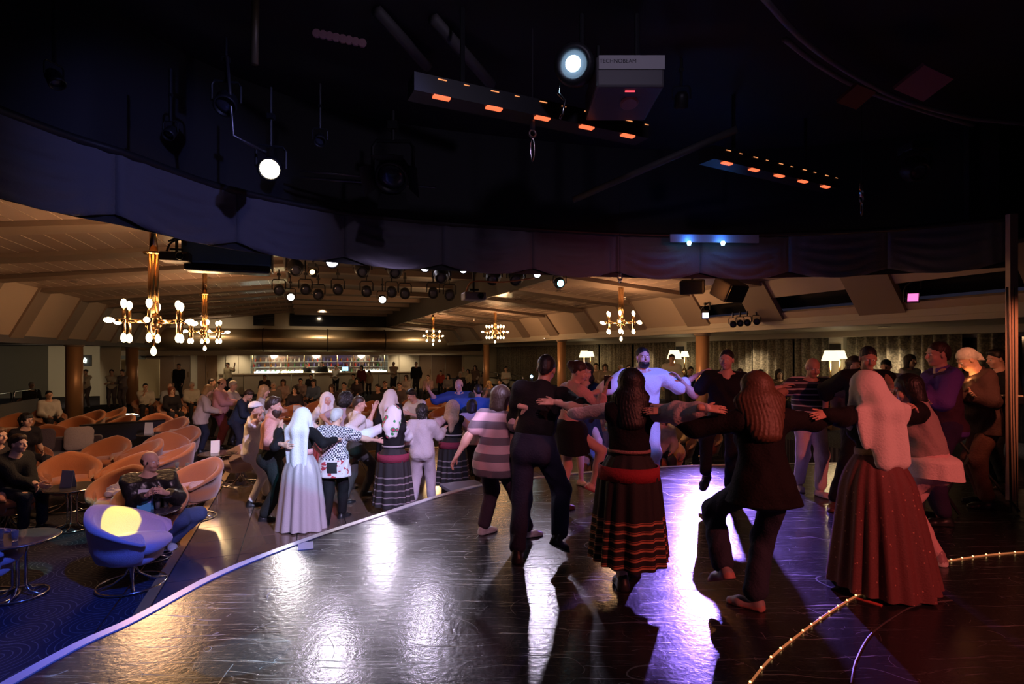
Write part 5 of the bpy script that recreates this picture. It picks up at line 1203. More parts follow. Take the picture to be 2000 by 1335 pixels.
for k_ in range(84):
    row = k_ % 3; z = (.455, .845, 1.175)[row]; x = ul + uw * ((k_ // 3) + .2 + .6 * random.random()) / 28; bi = random.randrange(6); o = link('bottle', bms[bi]); o.location = UV(x, 37.55 if row else 37.35, z); o.scale = (1.0, 1.0, .75 + .22 * random.random()); tag(o, 'small %s bottle on the %s of the lit back bar' % (('green', 'brown', 'pale', 'blue', 'red', 'white')[bi], ('counter', 'lower shelf', 'upper shelf')[row]), 'bottle', 'bottles on the back bar')
o = empty('till_screen', UV(pv(674, 34.6), 34.5, .555), PSI, 'small glowing blue till screen on the bar counter', 'screen'); MB().box((0, 0, .22), (.38, .04, .28)).build('bezel', M_BLACK, o); MB().box((0, -.024, .22), (.34, .006, .24)).build('display', mat('till', (.3, .6, .9), .4, emit=2.0, ecol=(.35, .65, 1)), o); MB().tube([(0, 0, 0), (0, 0, .1)], .03, 8).build('stand', M_BLACK, o)
# lit sign on the dark glass beside the thick column
o = empty('wall_sign', UV(-9.2, 24.0, 0), 0, 'small glowing squiggle sign in the dark window beside the thick column', 'sign'); o.location = W(163, 704, 25.0)
MB().tube([(-.09, 0, -.08), (-.04, 0, .10), (.0, 0, -.06), (.06, 0, .12), (.12, 0, .06), (.10, 0, -.10), (.04, 0, -.08)], .028, 6).build('neon_tube', glow('neon', (.75, .9, .75), 3), o, smooth=True); MB().box((0.02, .06, 0), (.6, .05, .5)).build('backing', M_BLACK, o)
# glowing step edges
for x, w, lab in ((268, .6, 'long glowing step edge left of the seated couple'), (312, .35, 'short glowing step edge near the seated couple'), (266, .15, 'tiny glowing step edge by the waitresses')):
    p = W(x - 6, 806 if x != 266 else 783, 20.5); MB_ = MB(); MB_.box((0, 0, 0), (w, .05, .05)); o = MB_.build('step_light', glow('step', (1, .92, .75), 2.5)); o.location = (p.x, p.y, HALL + .06); tag(o, lab, 'step light', 'glowing step edges')
# ---- table lamps on the raised tier
def lamp(px, py, u, rpx, lab, pw):
    k = (px - 1000) / F; Y = u / (k * CA + SA); p = W(px, py, Y); r = rpx / F * Y; zb = .80
    o = empty('table_lamp', (p.x, p.y, zb), 0, lab, 'lamp', 'lit table lamps'); h = p.z - zb
    MB().lathe([(r * .62, h + r * .62), (r * 1.0, h - r * .62), (r * .97, h - r * .62), (r * .6, h + r * .60)], 24).build('shade', mat('lamp_shade', (.9, .8, .58), .8, emit=1.7, ecol=(1, .80, .48)), o, smooth=False)
    MB().lathe([(.09, 0), (.10, .02), (.05, .05), (.07, .15), (.10, .28), (.06, .40), (.02, .45), (.018, h - r * .5)], 16).build('base', M_BRASS, o, smooth=True)
    point('lamp_glow', (p.x, p.y - .05, p.z - r * .9), (1, .75, .42), pw, r * .5)
    t = empty('side_table', (p.x, p.y, .05), PSI, 'dark side table under the ' + lab, 'table', 'side tables on the tier'); MB().box((0, 0, .72), (.5, .5, .04)).build('top', M_WOOD, t); MB().box((0, 0, .35), (.36, .36, .70)).build('pedestal', M_WOOD, t)
lamp(1141, 691, 11.3, 10.5, 'lit table lamp on its own beside the slim column', 12)
lamp(1153, 691, 12.0, 8, 'lit table lamp half hidden behind the lone lamp', 3)
lamp(1317, 692, 11.1, 14, 'lit table lamp behind the bearded man\'s outstretched arm', 10)
lamp(1337, 691, 12.0, 9, 'lit table lamp partly hidden beside the slim column', 3)
lamp(1622, 694, 11.0, 16, 'lit table lamp left of the tall dark-shirted man', 10)
lamp(1640, 692, 12.0, 13, 'lit table lamp just behind the brightest one', 4)
# ---- keyboards of the musicians
def keyboard(px, py, Y, rz, lab, lit):
    p = W(px, py, Y); o = empty('keyboard', (p.x, p.y, 0), rz, lab, 'keyboard'); z = p.z
    MB().box((0, 0, z), (.95, .34, .09)).build('case', M_BLACKG, o, bevel=.015)
    for i in range(22): MB().box((-.42 + i * .04, -.06, z + .05), (.036, .15, .012)).build('key', mat('key_white', (.7, .65, .55), .4), o)
    for s_ in (-1, 1): MB().tube([(s_ * .38, -.18, .02), (-s_ * .38, .1, z - .06)], .016, 6).build('stand_leg', M_BLACK, o)
    MB().box((0, .12, z + .055), (.5, .08, .02)).build('display', mat('amber_display', (1, .45, .12), .4, emit=lit, ecol=(1, .42, .1)), o)
    point('keyboard_glow', (p.x, p.y, z + .22), (1, .36, .10), 3.5, .03)
keyboard(1893, 778, 6.3, -.3, 'keyboard on a stand in front of the white-haired musician', 1.2)
keyboard(1800, 795, 5.9, .5, 'keyboard on a stand in front of the purple-shirted musician', 1.6)
# ------------------------------------------------------------------ dancers on the stage
fb = fabric
K_BLACK = fb('black', (.009, .0085, .010)); K_NAVY = fb('navy', (.02, .024, .05)); K_WHITE = fb('white', (.72, .70, .70)); K_JEANS = fb('jeans', (.03, .035, .06)); K_DGREY = fb('dark_grey', (.055, .05, .06)); K_MAUVE = fb('mauve', (.07, .045, .065)); K_PINK = fb('peach', (.70, .36, .30)); K_GREY = fb('pale_grey', (.46, .42, .44)); K_BLUE = fb('shirt_blue', (.05, .10, .28)); K_CREAM = fb('cream', (.62, .52, .38)); K_RED = fb('dark_red', (.20, .03, .035)); K_BROWN = fb('brown', (.13, .08, .055))
WHITE = (.72, .70, .70); BLK = (.012, .012, .014)
def T(m, **k): return dict(m=m, **k)
def strip_belt(J, z, hgt, r, q, m, name, parent=None, pts=64):
    up = J['Hm'][:, 2]; c = J['P'] + up * z; rows = []
    for dz, e in ((-hgt / 2, -.004), (-hgt / 2, .008), (hgt / 2, .006), (hgt / 2, -.006)):
        rows.append([tuple(c + up * dz + J['Hm'] @ np.array([math.cos(a) * (r * q + e), math.sin(a) * (r + e), 0])) for a in [2 * PI * i / pts for i in range(pts)]])
    mb = MB(); mb.grid(rows, True); return mb.build(name, m, J['root'], smooth=True)
def hand_item(J, side, name, mb, m, label, cat):
    """a thing held in a hand stays a thing of its own, placed in the world"""
    w = J['WL'] if side < 0 else J['WR']; p = J['Rw'] @ w + J['pos']; o = mb.build(name, m); o.location = p; tag(o, label, cat); return o
# woman in the striped top, seen from behind
B1 = Vector(((966 - 1000) / F * 5.12, 5.12, 0)); M_STR = bands('rose_stripes', [(0, (.16, .13, .15)), (.48, (.62, .42, .44))], .62, 1.34, rep=5)
person('short woman in a grey and rose striped top seen from behind', B1, 28, 1.47, True, 1.18, 0, 'fair', ('bob', 'brown'), T(M_STR, sleeve='short', hem=-.16, loose=1.1), T(K_MAUVE, loose=1.05), (.62, .55, .55), (.75, .7, .7),
       lean=(6, 4), head=(12, 6, 4), LH=(-.30, -.20, .78), RHw=W(1026, 795, 4.74), RE=(.3, -.5, -.6), RHd=(.88, .47, -.2), RHn=(-.4, .85, -.3), curl=(.5, .2), LFw=G(945, 1042), RFw=G(1030, 1048), LFr=(20, 0), RFr=(40, 0))
# man in the black shirt, one foot lifted
B2 = G(1042, 1084)
person('tall man in an all-black shirt and trousers seen from behind, one foot lifted', B2, 12, 1.75, False, 1.04, 0, 'tan', ('crop', 'black'), T(K_BLACK, sleeve='elbow', hem=.05, loose=1.15, collar=True, fold=.008), T(K_NAVY, loose=1.08, belt=BLK), BLK,
       lean=(12, 9), head=(4, 16, 4), LHw=W(1000, 880, 5.0), RHw=W(1168, 804, 4.2), LE=(-.3, .5, -.6), RE=(.4, -.3, -.9), RHd=(1, .1, -.2), RHn=(0, .6, -.8), curl=(.3, .2), LFw=G(1010, 1096), RFw=W(1092, 1058, 4.62) - Vector((0, 0, .04)), LFr=(-10, 0), RFr=(25, 30), RK=(.2, 1, .1))
# woman holding up the phone
B3 = G(1110, 992)
J = person('woman in a rose blouse and short black skirt holding out a phone', B3, 62, 1.66, True, .98, 0, 'fair', ('bun', 'brown'), T(fb('rose_blouse', (.66, .36, .33)), sleeve='long', hem=-.02, loose=1.1), None, (.45, .08, .08),
       lean=(10, 2), head=(42, 16, 0), RHw=W(1183, 757, 5.9), LHw=W(1100, 800, 5.8), RE=(.2, .3, -.9), RHn=(0, .5, -.6), curl=(.3, .55), LFw=G(1092, 994), RFw=W(1158, 958, 6.3), LFr=(20, 0), RFr=(40, 25), RK=(.4, 1, .2), bare=True,
       skirt=dict(m=K_BLACK, waist=.12, hem=.62, R=.20, pleats=8, amp=.008, flat=.9))
mb = MB(); mb.box((.02, 0, .06), (.075, .012, .15)); hand_item(J, 1, 'mobile_phone', mb, M_BLACKG, 'black phone held out by the woman in the rose blouse', 'phone')
# her laughing friend
B4 = G(1137, 944)
person('laughing dark-haired woman in a black top and skirt facing the stage', B4, 172, 1.61, True, .95, 0, 'fair', ('long', 'black'), T(K_BLACK, sleeve='none', hem=.0, vneck=.07), None, (.4, .3, .25),
       lean=(4, -4), head=(5, 4, -8), smile=True, LHw=W(1175, 800, 7.1), RHw=W(1108, 800, 6.9), LFw=W(1172, 930, 7.1), RFw=G(1135, 946), LFr=(0, 20), RFr=(-25, 0), bare=True, skirt=dict(m=K_BLACK, waist=.12, hem=.58, R=.22, pleats=9, amp=.012))
# woman in the black folk dress, seen from behind
B5 = G(1228, 1142)
M_SK = bands('folk_skirt', [(0, (.014, .012, .014)), (.40, (.52, .22, .12)), (.60, (.10, .03, .02)), (.72, (.42, .16, .09)), (.80, (.014, .012, .014))], .185, .545, rep=6)
nt, b = nodes(M_SK); spx = [n for n in nt.nodes if n.type == 'SEPXYZ'][0]; r_ = [n for n in nt.nodes if n.type == 'VALTORGB'][0]
mx = nt.nodes.new('ShaderNodeMix'); mx.data_type = 'RGBA'; mx.inputs[7].default_value = (.014, .012, .014, 1); nt.links.new(mnode(nt, 'GREATER_THAN', spx.outputs['Z'], .56), mx.inputs[0]); nt.links.new(r_.outputs[0], mx.inputs[6]); nt.links.new(mx.outputs[2], b.inputs['Base Color'])
def ex5(J):
    strip_belt(J, .14, .022, .122, 1.28, mat('cord_belt', (.42, .22, .20), .6, bump=.8, bscale=120), 'cord_belt'); strip_belt(J, -.02, .10, .20, 1.11, fb('red_sash', (.34, .035, .045)), 'sash')
    c = J['hc']; mb = MB(); mb.tube([tuple(c + J['Hd'] @ np.array([.089 * math.cos(t), .015 - .02 * abs(math.sin(t)), .03 + .093 * math.sin(t)])) for t in [PI * i / 14 for i in range(15)]], .007, 6); mb.build('hair_band', M_BLACKG, J['root'], smooth=True)
person('woman in a black folk dress with red sash and gold banded skirt', B5, 0, 1.62, True, 1.02, 0, 'fair', ('long', 'black'), T(fb('blouse', (.74, .64, .64)), sleeve='puff', hem=.05, inf=.008, vest=T(K_BLACK, sleeve='none', hem=.06, n='bodice')), T(fb('tights_white', (.62, .56, .60)), k='leggings'), BLK,
       lean=(2, 2), head=(4, 4, 3), LHw=W(1070, 783, 4.52), RHw=W(1412, 794, 3.66), LE=(-.2, -.2, -1), RE=(.2, -.2, -1), LHd=(-1, .1, .05), RHd=(1, 0, -.1), LHn=(0, .8, -.6), RHn=(0, .8, -.6), curl=(.15, .15), LF=(-.06, -.06, 0), RF=(.05, .12, .02), LFr=(-4, 0), RFr=(30, 18),
       skirt=dict(m=M_SK, waist=.15, hem=.20, R=.285, pleats=15, amp=.026, hc=(0, .01, 0), flat=.95), extras=ex5)
# laughing bearded man with arms spread
B6 = Vector(((1255 - 1000) / F * 6.9, 6.9, 0))
person('laughing bearded man in a white shirt with both arms spread wide', B6, 178, 1.82, False, 1.05, 0, 'fair', ('crop', 'black'), T(fb('white_shirt', (.74, .73, .76)), sleeve='elbow', hem=-.12, loose=1.15, collar=True), T(fb('white_trousers', (.66, .64, .66)), loose=1.05), (.3, .3, .32),
       lean=(0, 0), head=(-6, -4, 0), smile=True, beard=('black', 1), LHw=W(1362, 732, 6.9), RHw=W(1152, 770, 6.7), LE=(-.2, -.1, -.8), RE=(.2, -.1, -.9), LHn=(0, 0, -1), RHn=(0, 0, -1), curl=(.25, .25), LF=(-.12, 0, 0), RF=(.12, .05, 0))
# man in the black polo with the raised foot
B7 = Vector(((1415 - 1000) / F * 6.75, 6.75, 0))
person('smiling man in a black polo shirt kicking up one foot', B7, 195, 1.79, False, 1.0, 0, 'fair', ('crop', 'black'), T(K_BLACK, sleeve='short', hem=-.12, vneck=.08, loose=1.1), T(K_BLACK, loose=1.0), BLK,
       lean=(0, -3), head=(18, 2, 0), RHw=W(1330, 742, 6.85), LHw=W(1525, 755, 6.75), LE=(-.2, -.1, -.8), RE=(.2, -.2, -.9), LHn=(0, 0, -1), RHn=(0, 0, -1), RFw=W(1378, 932, 6.45) - Vector((0, 0, .05)), LF=(-.06, -.02, 0), RFr=(20, 30), RK=(.35, 1, .3))
# long-haired woman in the black blazer, seen from behind
B8 = Vector(((1476 - 1000) / F * 3.80, 3.80, 0))
person('woman with long light-brown wavy hair and a black blazer seen from behind', B8, 2, 1.665, True, 1.08, 0, 'fair', ('wavy', 'light'), T(fb('blazer', (.011, .010, .011)), sleeve='long', hem=-.13, flare=.03, loose=1.12, inf=.02, n='blazer'), T(K_JEANS, flare=1.25), (.30, .24, .25), (.45, .2, .18),
       lean=(8, -2), pel=(.04, -.04, -.05), head=(2, 12, 0), LHw=W(1296, 802, 4.02), RHw=W(1640, 812, 4.02), LE=(-.1, -.3, -1), RE=(.1, -.3, -1), LHd=(-1, .1, 0), RHd=(1, .2, 0), LHn=(0, .7, -.7), RHn=(0, .8, -.5), curl=(.15, .15), RFw=G(1473, 1188), LFw=W(1412, 1130, 3.85), RFr=(-55, 0), LFr=(-20, 25), RK=(.3, 1, 0), LK=(-.3, 1, 0))
# stout man in the striped polo
B9 = G(1582, 962); M_PST = bands('polo_stripes', [(0, (.022, .02, .035)), (.76, (.55, .5, .52))], .90, 1.45, rep=8)
person('stout balding man in a dark polo with thin white stripes and white trousers', B9, 182, 1.69, False, 1.22, 0, 'tan', ('fringe', 'grey'), T(M_PST, sleeve='short', hem=-.10, loose=1.12, collar=True), T(fb('chinos', (.68, .60, .58)), loose=.95), (.6, .5, .5), (.7, .65, .65),
       lean=(3, 0), head=(0, 18, 0), RHw=W(1480, 790, 6.4), LHw=W(1665, 775, 6.3), LE=(-.2, -.1, -.9), RE=(.2, -.1, -.9), LHn=(0, 0, -1), RHn=(0, 0, -1), LFw=G(1602, 968), RFw=G(1560, 955), LFr=(-15, 0), RFr=(15, 0))
# tall man in the dark shirt
B10 = Vector(((1690 - 1000) / F * 6.2, 6.2, 0))
person('tall dark-shirted man looking down behind the hooded woman', B10, 190, 1.84, False, 1.0, 0, 'tan', ('crop', 'black'), T(K_BLACK, sleeve='elbow', hem=-.12, loose=1.1, collar=True), T(K_BLACK), (.10, .04, .03),
       lean=(4, 0), head=(6, 16, 0), RHw=W(1612, 800, 6.55), LHw=W(1768, 800, 5.2), LHn=(0, 0, -1), RHn=(0, 0, -1), RFw=G(1628, 992), LFw=G(1700, 985), RFr=(25, 0))
# hooded woman in the long red skirt
B11 = Vector(((1712 - 1000) / F * 4.15, 4.15, 0))
def pleat_mat(name, c, sp):
    m = mat(name, c, .7, bump=.2, bscale=80, var=.25); nt, b = nodes(m); tc = nt.nodes.new('ShaderNodeTexCoord'); v = nt.nodes.new('ShaderNodeTexVoronoi'); v.inputs['Scale'].default_value = 22; nt.links.new(tc.outputs['Object'], v.inputs['Vector'])
    src = b.inputs['Base Color'].links[0].from_socket; mx = nt.nodes.new('ShaderNodeMix'); mx.data_type = 'RGBA'; mx.inputs[7].default_value = sp + (1,); nt.links.new(mnode(nt, 'LESS_THAN', v.outputs['Distance'], .13), mx.inputs[0]); nt.links.new(src, mx.inputs[6]); nt.links.new(mx.outputs[2], b.inputs['Base Color']); return m
M_SCARF = fb('white_veil', (.74, .70, .70), .85, .04)
def ex11(J): strip_belt(J, .15, .045, .112, 1.34, mat('gold_braid', (.45, .27, .14), .45, metal=.4, bump=.8, bscale=150), 'gilt_belt')
person('woman in a white headscarf and long wine-red pleated skirt', B11, -14, 1.60, True, 1.05, 0, 'fair', None, T(K_BLACK, sleeve='long', hem=.04, loose=1.2), None, BLK,
       lean=(6, -2), head=(-18, 8, 0), LHw=W(1572, 806, 3.64), RHw=W(1742, 778, 4.75), LE=(-.1, -.3, -1), RE=(.5, -.4, -.7), LHd=(-1, -.2, -.1), LHn=(0, .8, -.6), RHn=(0, .2, -1), curl=(.15, .4), LF=(-.08, 0, 0), RF=(.08, 0, 0),
       scarf=dict(m=M_SCARF, len=.44, w=3.3), skirt=dict(m=pleat_mat('wine_skirt', (.15, .045, .045), (.45, .20, .15)), waist=.16, hem=.03, R=.37, pleats=17, amp=.028, hc=(.02, -.03, 0), flat=.9), extras=ex11)
# woman in the grey knit vest, knees bent
B12 = Vector(((1803 - 1000) / F * 4.6, 4.6, 0))
person('woman with a dark bob in a grey knit vest and pale tights', B12, -48, 1.64, True, 1.06, 0, 'fair', ('bob', 'black'), T(K_BLACK, sleeve='elbow', hem=.04, loose=1.35, vest=T(fb('grey_knit', (.34, .26, .25)), sleeve='none', hem=.06, n='knit_vest')), T(fb('tights', (.66, .42, .42)), k='leggings'), (.35, .2, .22), (.7, .6, .6),
       lean=(16, 3), pel=(0, -.06, -.06), head=(-10, 14, 0), LHw=W(1660, 815, 4.2), RHw=W(1775, 790, 4.2), LE=(-.4, -.3, -.8), RE=(.4, .1, -.8), RFw=G(1832, 1102), LFw=G(1770, 1085), RFr=(20, 0), LFr=(0, 0), RK=(.1, 1, .2),
       skirt=dict(m=fb('shirt_tail', (.74, .62, .60)), waist=.10, hem=.73, R=.205, pleats=7, amp=.010, hc=(0, -.06, 0), flat=1.0))
# musicians in the wing
B13 = Vector(((1845 - 1000) / F * 5.7, 5.7, 0))
person('musician in a purple shirt and dark waistcoat standing at the keyboards', B13, -75, 1.87, False, 1.05, 0, 'fair', ('crop', 'brown'), T(fb('purple', (.13, .06, .32)), sleeve='long', hem=-.10, collar=True, loose=1.1, vest=T(fb('waistcoat', (.07, .03, .05)), sleeve='none', hem=-.06, n='waistcoat')), T(fb('purple_black', (.04, .025, .07))), BLK,
       lean=(4, 0), head=(-10, 4, 0), LHw=W(1775, 772, 5.55), RHw=W(1812, 790, 5.35), LF=(-.12, .05, 0), RF=(.12, 0, 0))
B14 = Vector(((1930 - 1000) / F * 6.3, 6.3, 0))
person('white-haired musician in a dark jacket bending over his keyboard', B14, -70, 1.84, False, 1.12, 0, 'fair', ('pony', 'white'), T(fb('jacket_brown', (.06, .03, .03)), sleeve='long', hem=-.16, loose=1.2, inf=.02, n='jacket'), T(fb('rust', (.12, .05, .04))), BLK,
       lean=(14, 0), head=(-5, 34, 0), LHw=W(1875, 770, 6.15), RHw=W(1900, 772, 6.0), LF=(-.12, .05, 0), RF=(.12, 0, 0))
person('musician with dark hair half hidden behind the white-haired one', Vector(((1952 - 1000) / F * 7.2, 7.2, 0)), -80, 1.80, False, 1.0, 1, 'fair', ('short', 'black'), T(K_BLACK, sleeve='long'), T(K_BLACK), BLK, head=(0, 10, 0))
# ------------------------------------------------------------------ dancers on the floor of the hall
Hg = lambda x, y: G(x, y, HALL)
def at(px, Y, z=HALL): return Vector(((px - 1000) / F * Y, Y, z))
def cap_ex(J):
    c = J['hc']; I = Impl(.02); I.ell(c + J['Hd'] @ np.array([0, -.02, .04]), np.array([.09, .108, .085]), J['Hd']); I.cut(c + J['Hd'] @ np.array([0, 0, .04]), -J['Hd'] @ np.array([0, -.25, 1.])); link('cap', mesh_np('cap', [I.mesh(.009)], [fb('cap', (.75, .75, .76))]), J['root'])
person('man in white with a white cap holding on behind the bearded dancer', Hg(492, 985), 70, 1.66, False, 1.0, 1, 'fair', ('crop', 'black'), T(K_WHITE, sleeve='long', hem=-.04, loose=1.1), T(fb('white_pants', (.72, .70, .72)), loose=.9, belt=BLK), BLK, lean=(4, 0), head=(8, 6, 0),
       LHw=W(540, 842, 8.3), RHw=W(512, 815, 7.7), LFw=Hg(490, 990), RFw=Hg(520, 975), RE=(.6, -.7, -.4), extras=cap_ex)
person('man with a full dark beard in a peach shirt dancing on the hall floor', Hg(528, 1016), 68, 1.77, False, 1.14, 0, 'fair', ('short', 'brown'), T(K_PINK, sleeve='elbow', hem=.0, loose=1.12, collar=True), T(fb('green_black', (.018, .024, .024)), loose=1.12, belt=BLK), BLK,
       lean=(2, 0), head=(12, 4, 0), beard=('brown', 2), RHw=W(553, 868, 7.25), LHw=W(600, 868, 7.5), RE=(.2, -.6, -.8), LFw=Hg(560, 1000), RFw=Hg(515, 1018), LFr=(20, 0), RFr=(15, 0))
M_SILV = mat('silver_satin', (.40, .37, .40), .38, bump=.2, bscale=60, var=.06)
def ex17(J): strip_belt(J, .17, .075, .115, 1.34, fb('rose_sash', (.62, .32, .33)), 'sash')
person('woman in a long white veil and silver satin skirt seen from behind', Hg(588, 1032), 6, 1.60, True, 1.04, 0, 'fair', None, T(K_BLACK, sleeve='long', hem=.04, loose=1.15), None, BLK, lean=(3, 0), head=(10, 4, 0),
       LHw=W(545, 838, 7.4), RHw=W(655, 858, 7.45), LE=(-.8, -.5, -.5), RE=(.8, -.5, -.5), RHn=(0, .6, -.6), scarf=dict(m=fb('veil', (.74, .76, .80), .8, .03), len=.50, w=2.3), skirt=dict(m=M_SILV, waist=.17, hem=.02, R=.33, pleats=12, amp=.03, hc=(0, 0, 0)), extras=ex17)
# grey-haired woman in the patchwork tunic
def patch_mat():
    m = mat('patchwork', (.6, .56, .58), .8, bump=.2, bscale=80); nt, b = nodes(m); N = nt.nodes.new; L = nt.links.new; tc = N('ShaderNodeTexCoord'); sp = N('ShaderNodeSeparateXYZ'); L(tc.outputs['Object'], sp.inputs[0])
    ch = N('ShaderNodeTexChecker'); ch.inputs['Scale'].default_value = 42; ch.inputs[1].default_value = (.70, .68, .70, 1); ch.inputs[2].default_value = (.03, .03, .06, 1); L(tc.outputs['Object'], ch.inputs[0])
    n = N('ShaderNodeTexNoise'); n.inputs['Scale'].default_value = 14; L(tc.outputs['Object'], n.inputs['Vector']); r = N('ShaderNodeValToRGB'); r.color_ramp.interpolation = 'CONSTANT'; e = r.color_ramp.elements; e[0].color = (.66, .60, .62, 1); e[1].position = .57; e[1].color = (.42, .04, .06, 1); L(n.outputs['Fac'], r.inputs[0])
    mx = N('ShaderNodeMix'); mx.data_type = 'RGBA'; L(mnode(nt, 'GREATER_THAN', sp.outputs['Z'], .88), mx.inputs[0]); L(r.outputs[0], mx.inputs[6]); L(ch.outputs[0], mx.inputs[7])
    sq = mnode(nt, 'MULTIPLY', mnode(nt, 'LESS_THAN', mnode(nt, 'ABSOLUTE', mnode(nt, 'SUBTRACT', sp.outputs['Z'], .78)), .075), mnode(nt, 'LESS_THAN', mnode(nt, 'ABSOLUTE', mnode(nt, 'SUBTRACT', sp.outputs['X'], .05)), .07))
    m2 = N('ShaderNodeMix'); m2.data_type = 'RGBA'; L(sq, m2.inputs[0]); L(mx.outputs[2], m2.inputs[6]); m2.inputs[7].default_value = (.012, .012, .016, 1); L(m2.outputs[2], b.inputs['Base Color']); return m
def ex18(J):
    c = J['N']; MB().tube([tuple(c + J['Cm'] @ np.array([.075 * math.cos(t), .07 * math.sin(t), .01])) for t in [2 * PI * i / 24 for i in range(24)]], .007, 6, closed=True).build('bead_necklace', mat('beads', (.7, .65, .6), .3), J['root'], smooth=True)
person('grey-haired woman in a checked patchwork tunic and black trousers', Hg(652, 1018), 8, 1.56, True, 1.16, 0, 'fair', ('short', 'grey'), T(patch_mat(), sleeve='short', hem=-.22, flare=.02, loose=1.2), T(K_BLACK, loose=1.0), BLK, lean=(3, 2), head=(10, 6, 0),
       LHw=W(622, 880, 7.6), RHw=W(768, 868, 8.05), RE=(.2, -.3, -.9), LFw=Hg(637, 1026), RFw=Hg(668, 1012), LFr=(-25, 0), RFr=(20, 0), extras=ex18)
person('young man in a crisp white shirt and dark trousers turned aside', Hg(695, 972), 55, 1.76, False, 1.0, 1, 'fair', ('crop', 'brown'), T(K_WHITE, sleeve='long', hem=-.02, collar=True, loose=1.1), T(fb('dark_khaki', (.05, .045, .045))), BLK, lean=(3, 0), head=(20, 8, 0), LHw=W(730, 800, 9.1), RHw=W(712, 850, 8.6), LFw=Hg(672, 985), RFw=Hg(712, 968))
person('woman with a mass of curly black hair behind the young white-shirted man', at(674, 9.5), 20, 1.64, True, 1.0, 1, 'tan', ('curly', 'black'), T(fb('lilac', (.40, .33, .42)), sleeve='short'), T(K_DGREY), BLK, head=(30, 5, 0), LHw=W(648, 830, 9.4), RHw=W(705, 830, 9.4))
person('smiling young woman in a white scarf looking back over the dancers', at(640, 9.8), 150, 1.64, True, .98, 1, 'fair', None, T(fb('white_dress', (.66, .66, .68)), sleeve='long', hem=-.1), None, BLK, head=(8, 4, 6), smile=True, scarf=dict(m=M_SCARF, len=.3), skirt=dict(m=fb('plaid_red', (.30, .05, .06)), hem=.35, R=.32, pleats=10), LHw=W(662, 832, 9.7), RHw=W(620, 840, 9.7))
# woman with the floral kerchief
def kerchief_mat():
    m = mat('floral_kerchief', (.75, .74, .76), .8, bump=.2, bscale=60); nt, b = nodes(m); tc = nt.nodes.new('ShaderNodeTexCoord'); v = nt.nodes.new('ShaderNodeTexVoronoi'); v.inputs['Scale'].default_value = 9; nt.links.new(tc.outputs['Object'], v.inputs['Vector'])
    r = nt.nodes.new('ShaderNodeValToRGB'); r.color_ramp.interpolation = 'CONSTANT'; e = r.color_ramp.elements; e[0].color = (.60, .05, .16, 1); e[1].position = .28; e[1].color = (.05, .30, .10, 1); q = e.new(.40); q.color = (.74, .73, .75, 1); nt.links.new(v.outputs['Distance'], r.inputs[0]); nt.links.new(r.outputs[0], b.inputs['Base Color']); return m
M_SK2 = bands('folk_skirt_grey', [(0, (.014, .012, .014)), (.55, (.22, .18, .20)), (.75, (.014, .012, .014))], .15, .60, rep=5)
nt, b = nodes(M_SK2); spx = [n for n in nt.nodes if n.type == 'SEPXYZ'][0]; r_ = [n for n in nt.nodes if n.type == 'VALTORGB'][0]
mx = nt.nodes.new('ShaderNodeMix'); mx.data_type = 'RGBA'; mx.inputs[7].default_value = (.014, .012, .014, 1); nt.links.new(mnode(nt, 'GREATER_THAN', spx.outputs['Z'], .60), mx.inputs[0]); nt.links.new(r_.outputs[0], mx.inputs[6]); nt.links.new(mx.outputs[2], b.inputs['Base Color'])
def sash_ex(c):
    def f(J): strip_belt(J, -.01, .11, .202, 1.12, fb('sash_' + c, (.22, .03, .06)), 'sash'); strip_belt(J, .15, .02, .122, 1.28, mat('silver_cord', (.4, .38, .4), .5), 'cord_belt')
    return f
person('woman in a floral kerchief and black folk dress with puffed white sleeves', Hg(768, 1004), 4, 1.57, True, 1.05, 1, 'fair', None, T(fb('puffed', (.70, .72, .78)), sleeve='puff', hem=.05, inf=.008, vest=T(K_BLACK, sleeve='none', hem=.06, n='bodice')), T(fb('tights_white', (.62, .56, .60)), k='leggings'), (.55, .52, .55),
       head=(8, 4, 0), LHw=W(664, 862, 7.7), RHw=W(792, 842, 8.45), LE=(-.1, -.2, -1), scarf=dict(m=kerchief_mat(), len=.16, w=1.6, sides=False, n='kerchief'), skirt=dict(m=M_SK2, waist=.16, hem=.16, R=.30, pleats=14, amp=.024, hc=(0, 0, 0)), extras=sash_ex('a'))
person('woman in a plain lilac-white veil behind the floral kerchief', at(762, 10.2), 10, 1.66, True, 1.0, 1, 'fair', None, T(K_BLACK, sleeve='long'), None, BLK, head=(15, 4, 0), scarf=dict(m=M_SCARF, len=.36), skirt=dict(m=K_BLACK, hem=.1, R=.3, pleats=12), LHw=W(735, 850, 10), RHw=W(792, 850, 10))
person('dark-haired woman in a pale grey tunic and trousers seen from behind', Hg(824, 984), 2, 1.54, True, 1.14, 1, 'fair', ('shag', 'black'), T(K_GREY, sleeve='long', hem=-.12, loose=1.2), T(fb('grey_slacks', (.42, .38, .42)), loose=1.15), (.3, .28, .3), head=(4, 6, 0), LHw=W(778, 838, 8.4), RHw=W(868, 836, 8.9), LHn=(0, .1, -1), RHn=(0, .1, -1), LF=(-.13, 0, 0), RF=(.13, .1, 0), LE=(-.2, -.2, -1), RE=(.2, -.2, -1))
